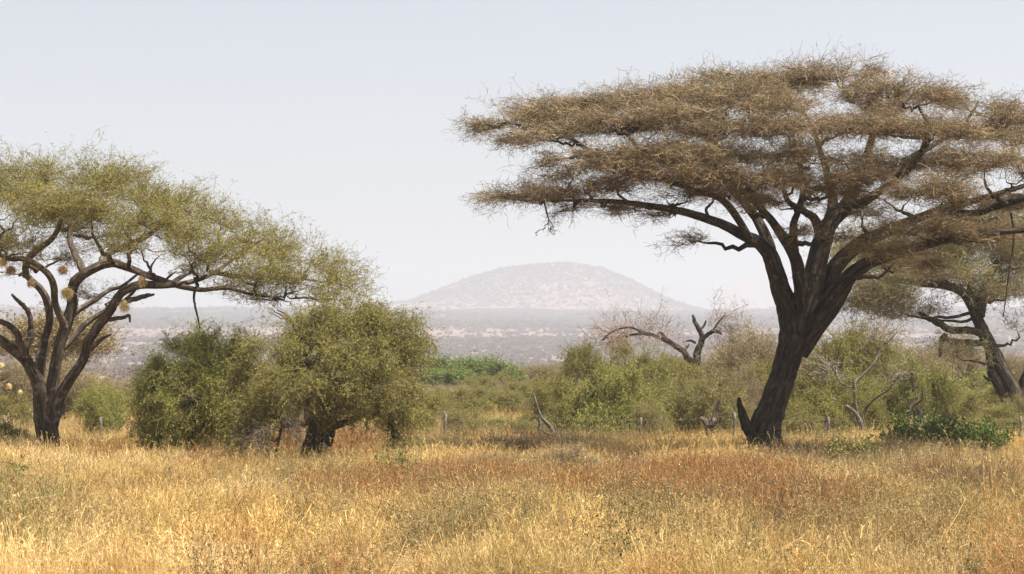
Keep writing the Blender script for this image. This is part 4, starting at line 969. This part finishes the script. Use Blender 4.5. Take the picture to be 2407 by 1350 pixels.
bare_tree('yellow_trunk_tree', 'yellow barked tree with forked trunk in the hazy bushes, left of two', 130., (2243, 950), [[(2243, 960, 5, 0), (2243, 915, 4.5, 0), (2242, 880, 4, 0), (2240, 860, 3.5, 0), (2225, 840, 2, 0), (2212, 825, 1.2, 0)], [(2243, 900, 3.5, 0), (2232, 892, 3, 0), (2222, 884, 1.5, 0)], [(2241, 865, 2.5, 0), (2250, 845, 2, 0), (2258, 830, 1.2, 0)]],
  [(2225, 830, 30, 10, 0, 10, -.3, .4)], 64, M_BARK_YELLOW, TW_OLIVE, thin=.6)
bare_tree('yellow_trunk_tree', 'slim straight yellow barked tree in the hazy bushes, right of two', 132., (2266, 950), [[(2264, 960, 4.5, 0), (2265, 910, 4, 0), (2267, 880, 3.5, 0), (2272, 862, 3, 0), (2282, 848, 2, 0), (2310, 838, 1.2, 0)], [(2267, 878, 2.5, 0), (2262, 855, 2, 0), (2258, 840, 1.2, 0)]],
  [(2290, 835, 30, 10, 0, 10, .3, .4)], 65, M_BARK_YELLOW, TW_OLIVE, thin=.6)
bare_tree('slanting_tree', 'dark slanting trunk cut by the right edge of the picture', 86., (2398, 950), [[(2398, 965, 16, .8), (2402, 920, 14, .8), (2415, 860, 12, .8), (2440, 780, 10, .8), (2460, 680, 8, .8)]], [(2450, 700, 50, 40, .8, 40, .2, .4)], 66, M_BARK_DARK, TW_BROWN)
bare_tree('dead_snag', 'pinkish stripped snag standing in the grass behind the dark green shrub', 83., (2163, 1005), [[(2160, 1012, 7, 0), (2160, 985, 6, 0), (2163, 970, 5, 0), (2158, 955, 2.5, 0)], [(2172, 1008, 6, 0), (2168, 980, 5, 0), (2170, 968, 2.5, 0)], [(2152, 1010, 3, 0), (2153, 960, 2.5, 0), (2150, 900, 2, 0)]], [], 67, M_WOOD_GREY, TW_GREY, 'snag', thin=.7)
bare_tree('bent_tree', 'thick bent bare trunk below the round olive bush', 80., (2105, 1015), [[(2095, 1030, 10, 0), (2102, 1008, 9, 0), (2118, 995, 7, 0), (2135, 975, 6, 0), (2140, 955, 5, 0), (2165, 935, 3.5, 0), (2170, 915, 2, 0)]], [], 68, M_BARK, TW_GREY, 'small tree')
bare_tree('crooked_tree', 'dark crooked forked trunk leaning in the grass beside the leaning trunk', 71., (1918, 1030), [[(1912, 1030, 7, 0), (1900, 1015, 7, 0), (1898, 1000, 5, 0), (1890, 985, 3, 0)], [(1915, 1026, 7, 0), (1930, 1012, 6, 0), (1938, 1000, 5, 0), (1945, 980, 3, 0)], [(1922, 1020, 6, 0), (1945, 1010, 5, 0), (1962, 998, 3, 0)]], [], 69, M_BARK_DARK, TW_GREY, 'small tree')
bare_tree('forked_tree', 'short dark forked trunk under the spreading bush left of the leaning trunk', 73., (1667, 1030), [[(1666, 1040, 9, 0), (1668, 1010, 8, 0), (1655, 992, 6.5, 0), (1645, 985, 4, 0)], [(1668, 1012, 7, 0), (1680, 990, 6, 0), (1685, 965, 4.5, 0), (1692, 940, 3, 0)]], [], 70, M_BARK, TW_GREY, 'small tree')
bare_tree('tree_stump', 'broken grey stump poking from the grass left of centre', 48., (393, 1128), [[(396, 1135, 6, 0), (398, 1110, 5.5, 0), (401, 1092, 3.5, 0)], [(388, 1134, 4, .05), (392, 1110, 3.5, .05), (391, 1098, 2, .05)]], [(392, 1122, 14, 8, -.1, 16, 0, .2)], 71, M_WOOD_GREY, [(.13, .085, .05), (.18, .12, .07)], 'stump', .006, (.15, .3))
bare_tree('fallen_log', 'small pale fallen log lying in the grass behind the bushes', 86., (1355, 1000), [[(1340, 1003, 4, 0), (1352, 1000, 4.5, 0), (1364, 995, 3, 0), (1372, 990, 1.5, 0)]], [], 72, M_BARK_PALE, TW_GREY, 'log')

# ------------------------------------------------------------------ fence
FD = 69.
x0 = (1040 - CX) / F * FD
fence = thing('wire_fence', (x0, FD, gz(x0, FD)), 'low wire fence on weathered posts crossing behind the field', 'fence')
rng = np.random.default_rng(80); forg = np.array(fence.location)
fpx = [-200, 13, 240, 460, 680, 860, 1040, 1268, 1500, 1722, 1945, 2170, 2400, 2620]
fpts = []
for k, px in enumerate(fpx):
    d = FD + .4 * math.sin(k * 1.7); x = (px - CX) / F * d; z = gz(x, d)
    top = EYE + (YH - (979 + rng.normal(0, 4))) / F * d
    g = Geo(); lean = rng.normal(0, .05, 2)
    t = np.linspace(0, 1, 7)[:, None]; b = np.array((x, d, z - .15)); e = np.array((x + lean[0], d + lean[1], top))
    tube(g, b + (e - b) * t + rng.normal(size=(7, 3)) * .006, np.linspace(.050, .042, 7), 9, (.3, .3, .3), .12, rng)
    if px == 1040:
        tube(g, np.linspace(e + (0, 0, -.02), e + (-.05, 0, .13), 4), np.linspace(.045, .02, 4), 8, (.3, .3, .3), .2, rng)
    g.build('post', M_WOOD_GREY, fence, True, forg); fpts.append(e)
for hgt in (.08, .30, .52):
    g = Geo(); pts = []
    for a, b in zip(fpts[:-1], fpts[1:]):
        for t in np.linspace(0, 1, 5)[:-1]:
            q = lerp(a, b, t) - (0, .07, hgt + .05 * t * (1 - t) * 4); pts.append(q)
    pts.append(fpts[-1] - (0, .07, hgt)); tube(g, pts, np.full(len(pts), .0022), 4, (.3, .3, .3))
    g.build('wire', M_WIRE, fence, True, forg)

# ------------------------------------------------------------------ weaver nests
def nest(px, py, d, rx, ry, seed, label, pal, tail=.5, nn=520):
    rng = np.random.default_rng(seed); c = P(px, py, d); g = Geo()
    R_ = np.array((rx, rx * .95, ry)) / F * d * .84
    v = norm(rng.normal(size=(nn, 3))); S = c + v * R_ * rng.uniform(.55, 1, (nn, 1))
    tg = norm(np.cross(v, rng.normal(size=(nn, 3)))) + v * .35 + np.array((0, 0, -tail))
    p = twig_polys(S - tg * R_.mean() * .3, norm(tg), rng.uniform(.7, 2.2, nn) * R_.mean(), 4, -v * .25 + np.array((0, 0, -tail * .4)), .25, rng)
    ribbons(g, p, np.full(nn, .011), np.full(nn, .005), mixcols(pal, nn, rng), rng)
    th = np.linspace(0, math.pi, 7)                                   # woven core
    core = np.array([c + (0, 0, R_[2] * .55 * math.cos(t)) for t in th]); tube(g, core, np.maximum(np.sin(th) * R_[0] * .38, .01), 12, np.array(pal).mean(0), .2, rng)
    o = g.build('weaver_nest', M_STRAW, None, False, c)
    return tag(o, label, 'nest', 'weaver nests in the left thorn tree')
NP = [(.74, .58, .26), (.84, .72, .42), (.60, .45, .20)]; NB = [(.34, .22, .12), (.42, .29, .16), (.28, .17, .09)]
nest(156, 686, LD - 1.2, 13, 12, 1, 'largest shaggy straw nest, on the dark fork of the left thorn tree', NP)
nest(292, 716, LD - 2.1, 9, 14, 2, 'yellow straw nest with a hanging tail under the curved right limb', NP, .8)
nest(334, 659, LD - 2.0, 8, 12, 3, 'pale straw nest on top of the curved right limb', NP)
nest(7, 615, LD - 2.2, 9, 9, 4, 'bright straw nest cut by the left edge', NP)
nest(25, 633, LD - 1.9, 11, 9, 5, 'dull brown nest next to the bright nest at the left edge', NB)
nest(73, 665, LD - .6, 9, 6, 6, 'flat tan nest pressed on a bent stem, above the largest nest on its left', NB)
nest(148, 633, LD - 1.0, 12, 8, 7, 'tan ragged nest among the twigs above the largest nest', NB)
for k, (px, py, L) in enumerate(((228, 822, 'smallest hanging nest below the grey green tree, left of three'), (241, 828, 'longest hanging nest below the grey green tree, middle of three'), (258, 822, 'round tan hanging nest below the grey green tree, right of three'))):
    nest(px, py, 110., 3.2, 5.5 if k != 1 else 8, 20 + k, L, NB, .6, 160)['group'] = 'nests hanging in the tree behind'
for k, (px, py, L) in enumerate(((48, 922, 'pale nest in the brown bush right of the left edge fence post'), (22, 907, 'pale nest in the brown bush above a smaller one'), (3, 858, 'pale nest high in the brown bush at the very left edge'))):
    nest(px, py, 90., 5, 6, 30 + k, L, NP, .3, 200)['group'] = 'nests in the brown bush at the left'

# ------------------------------------------------------------------ small plants one can point at
def plant(name, label, d, px, h, w, seed, leafpal, stempal, nst=14, nl=26, ls=(.07, .035), cat='plant', lean=.35, heads=None):
    rng = np.random.default_rng(seed); x = (px - CX) / F * d; o = np.array((x, d, gz(x, d))); G = Geo(); Lf = Geo()
    a = rng.random(nst) * 6.28; rr = np.sqrt(rng.random(nst)) * w * .55
    base = np.stack([np.cos(a) * rr, np.sin(a) * rr * .7, np.full(nst, -.03)], 1)
    dr = norm(np.stack([np.cos(a) * lean, np.sin(a) * lean, np.ones(nst)], 1) + rng.normal(size=(nst, 3)) * .2)
    h = h + .3; H = h * rng.uniform(.6, 1.05, nst)
    p = twig_polys(base, dr, H, 7, rng.normal(size=(nst, 3)) * .12, .2, rng)
    ribbons(G, p, np.full(nst, .012), np.full(nst, .004), mixcols(stempal, nst, rng), rng)
    m = 4
    b = p[:, rng.integers(2, 6, m)].reshape(-1, 3)
    s = twig_polys(b, norm(np.repeat(dr, m, 0) + rng.normal(size=(nst * m, 3)) * .7), np.repeat(H, m) * rng.uniform(.2, .45, nst * m), 4, rng.normal(size=(nst * m, 3)) * .1 + (0, 0, .15), .3, rng)
    ribbons(G, s, np.full(nst * m, .007), np.full(nst * m, .003), np.repeat(mixcols(stempal, nst, rng), m, 0), rng)
    for pol, k in ((p, nl), (s, nl // 3)):
        M = len(pol); kk = rng.integers(1, pol.shape[1], (M, k)); pos = np.take_along_axis(pol, kk[..., None], 1).reshape(-1, 3) + rng.normal(size=(M * k, 3)) * .02
        leaves(Lf, pos, rng.normal(size=(M * k, 3)) + (0, 0, .5), ls[0] * rng.uniform(.5, 1.3, M * k), ls[1] * rng.uniform(.6, 1.3, M * k), mixcols(leafpal, M * k, rng), rng)
    if heads is not None:
        tip = np.vstack([p[:, -1], s[:, -1]]); q = 5; M = len(tip)
        leaves(Lf, np.repeat(tip, q, 0) + rng.normal(size=(M * q, 3)) * .015, rng.normal(size=(M * q, 3)) + (0, 0, .6), rng.uniform(.02, .045, M * q), rng.uniform(.015, .03, M * q), mixcols(heads, M * q, rng), rng)
    r = thing(name, o, label, cat)
    G.build('stem', M_TWIG, r); Lf.build('foliage', M_LEAF, r)
    return r
ST = [(.15, .12, .06), (.20, .15, .08)]
plant('leafy_shrub', 'dark green leafy shrub spreading low in the grass at right', 63., 2225, 1.0, 2.2, 90, LF_FRESH, ST, 200, 40, (.10, .055), lean=.5)
plant('leafy_shrub', 'small upright green shrub between leaning trunk and dark green shrub', 56., 2003, .85, .55, 91, LF_FRESH + LF_OLIVE, ST, 34, 26, (.08, .045))
plant('green_sprig', 'fresh green sprig alone in golden grass, left of centre', 46.5, 935, .72, .28, 92, LF_FRESH + [(.13, .16, .04)], ST, 24, 26, (.065, .036), lean=.15)
plant('green_sprig', 'green leafy plant cut by the left edge of the grass', 42., 2, .72, .4, 93, LF_FRESH, ST, 24, 26, (.065, .036), lean=.2)
plant('flowering_weed', 'brown tangled weed with a few yellow flowers near the large bush', 55., 1010, .62, .7, 94, LF_BROWN, ST, 26, 10, (.05, .02), heads=[(.75, .50, .03), (.75, .50, .03), (.2, .15, .08)])
plant('dark_weed', 'dark seeding weed stalk standing in the bottom left grass', 25.2, 487, .68, .14, 95, [(.07, .045, .03), (.11, .07, .045)], ST, 10, 30, (.03, .018), lean=.2)
plant('dark_weed', 'dark leaning weed stalk left of the reddish patch', 33., 690, .62, .10, 96, [(.09, .08, .03), (.12, .09, .05)], ST, 5, 24, (.05, .022), lean=.2)
plant('leafy_weed', 'tall olive leafed weed with bare top in the lower right grass', 27., 1492, .85, .16, 97, [(.12, .12, .04), (.16, .15, .06)], ST, 7, 24, (.05, .03), lean=.15)
plant('leafy_weed', 'olive leafed weed left of the tallest leafy weed', 27.3, 1412, .72, .16, 98, [(.12, .12, .04), (.16, .15, .06)], ST, 7, 22, (.05, .03), lean=.2)
plant('leafy_weed', 'broad grey green weed clump at the bottom right', 26.5, 1790, .62, .5, 99, [(.17, .17, .07), (.22, .19, .09)], ST, 22, 18, (.045, .025))
plant('leafy_weed', 'weed clump with small dark leaves near the bottom right corner', 26.8, 2240, .60, .4, 100, [(.13, .13, .05), (.2, .17, .08)], ST, 18, 18, (.045, .025))
plant('tall_green_grass', 'tall green grass clump in the bottom left corner', 27.5, 65, 1.1, .55, 101, [(.20, .20, .06), (.26, .22, .08)], [(.18, .19, .06), (.26, .24, .09), (.34, .27, .11)], 46, 5, (.10, .010), 'grass clump', .2)

# ------------------------------------------------------------------ masts on the hill
def mast(px, top, base, label, drum):
    d = HD; x = (px - CX) / F * d; zb = float(hill_z(np.array([x]), np.array([d]))[0]) - .5; zt = EYE + (YH - top) / F * d
    r = thing('radio_mast', (x, d, zb), label, 'mast', None); G = Geo(); H = zt - zb; s = .42 * SC
    cs = [np.array((s, 0)), np.array((-s * .5, s * .87)), np.array((-s * .5, -s * .87))]
    for c in cs: tube(G, [(c[0], c[1], 0), (c[0], c[1], H)], [.10 * SC, .10 * SC], 5, (.3, .3, .3))
    nb = int(H / 1.1 / SC)
    for k in range(nb):
        for a in range(3):
            p, q = cs[a], cs[(a + 1) % 3]; z = k / nb * H
            tube(G, [(p[0], p[1], z), (q[0], q[1], z + H / nb)], [.05 * SC, .05 * SC], 4, (.3, .3, .3))
    G.build('lattice', M_MAST, r, True)
    for z in drum:
        D = Geo(); z = z * SC; tube(D, [(.5, -.8, z), (.5, -1.3, z), (.5, -2.4, z), (.5, -2.7, z)], [.5, 1.6, 1.7, 1.1], 14, (.8, .8, .8)); D.build('antenna_drum', M_DRUM, r, True)
mast(1332, 569, 618, 'taller faint radio mast on top of the far hill', (14., 20.5))
mast(1346.5, 585, 619, 'shorter faint radio mast with white drum on top of the far hill', (5.2, 9.8))

# ------------------------------------------------------------------ air, light, camera
hzx, hzy, hzt = 2300 * SC, 4250 * SC, 190 * SC
bm_v = [(-hzx, -75, -12), (hzx, -75, -12), (hzx, hzy, -12), (-hzx, hzy, -12), (-hzx, -75, hzt), (hzx, -75, hzt), (hzx, hzy, hzt), (-hzx, hzy, hzt)]
me = bpy.data.meshes.new('haze'); me.from_pydata(bm_v, [], [(3, 2, 1, 0), (4, 5, 6, 7), (0, 1, 5, 4), (1, 2, 6, 5), (2, 3, 7, 6), (3, 0, 4, 7)])
hz = bpy.data.objects.new('haze', me); COL.objects.link(hz); tag(hz, 'pale dusty haze hanging in the air over the plain', 'haze', kind='stuff')
m, N, L = new_mat('haze_air'); out = N.new('ShaderNodeOutputMaterial'); v = N.new('ShaderNodeVolumePrincipled')
v.inputs['Density'].default_value = .00066 / SC; v.inputs['Color'].default_value = (.605, .648, .715, 1); v.inputs['Anisotropy'].default_value = .2
L.new(v.outputs[0], out.inputs['Volume']); me.materials.append(m)

SUN_EL, SUN_AZ = math.radians(64), math.radians(118)     # azimuth clockwise from +Y: a high midday sun to the right
w = bpy.data.worlds.new('World'); scene.world = w; w.use_nodes = True
N, L = w.node_tree.nodes, w.node_tree.links; N.clear()
sky = N.new('ShaderNodeTexSky'); sky.sky_type = 'NISHITA'; sky.sun_disc = False; sky.sun_elevation = SUN_EL; sky.sun_rotation = SUN_AZ
sky.dust_density = 2; sky.air_density = 1.0; sky.ozone_density = 1.0; sky.altitude = 0
hs = N.new('ShaderNodeHueSaturation'); hs.inputs['Saturation'].default_value = .60
bg = N.new('ShaderNodeBackground'); bg.inputs['Strength'].default_value = .050; wo = N.new('ShaderNodeOutputWorld')
L.new(sky.outputs[0], hs.inputs['Color']); L.new(hs.outputs[0], bg.inputs[0]); L.new(bg.outputs[0], wo.inputs[0])
sd = bpy.data.lights.new('sun', 'SUN'); sd.energy = 5.0; sd.angle = math.radians(.6); sd.color = (1, .945, .85)
so = bpy.data.objects.new('sun', sd); COL.objects.link(so)
sv = Vector((math.sin(SUN_AZ) * math.cos(SUN_EL), math.cos(SUN_AZ) * math.cos(SUN_EL), math.sin(SUN_EL)))
so.rotation_euler = sv.to_track_quat('Z', 'Y').to_euler(); so.location = sv * 100

cd = bpy.data.cameras.new('camera'); cam = bpy.data.objects.new('camera', cd); COL.objects.link(cam)
cam.location = (0, 0, EYE); cam.rotation_euler = (math.radians(90), 0, 0)
cd.sensor_width = 36; cd.lens = 36 * F / 2407; cd.shift_y = (YH - 675) / 2407; cd.clip_start = .5; cd.clip_end = 40000
scene.camera = cam
vs = scene.view_settings; vs.view_transform = 'Standard'; vs.look = 'None'; vs.gamma = 1; vs.exposure = 1.54
cy = scene.cycles; cy.use_denoising = True; cy.max_bounces = 6; cy.diffuse_bounces = 2; cy.transmission_bounces = 3; cy.volume_bounces = 1; cy.transparent_max_bounces = 4
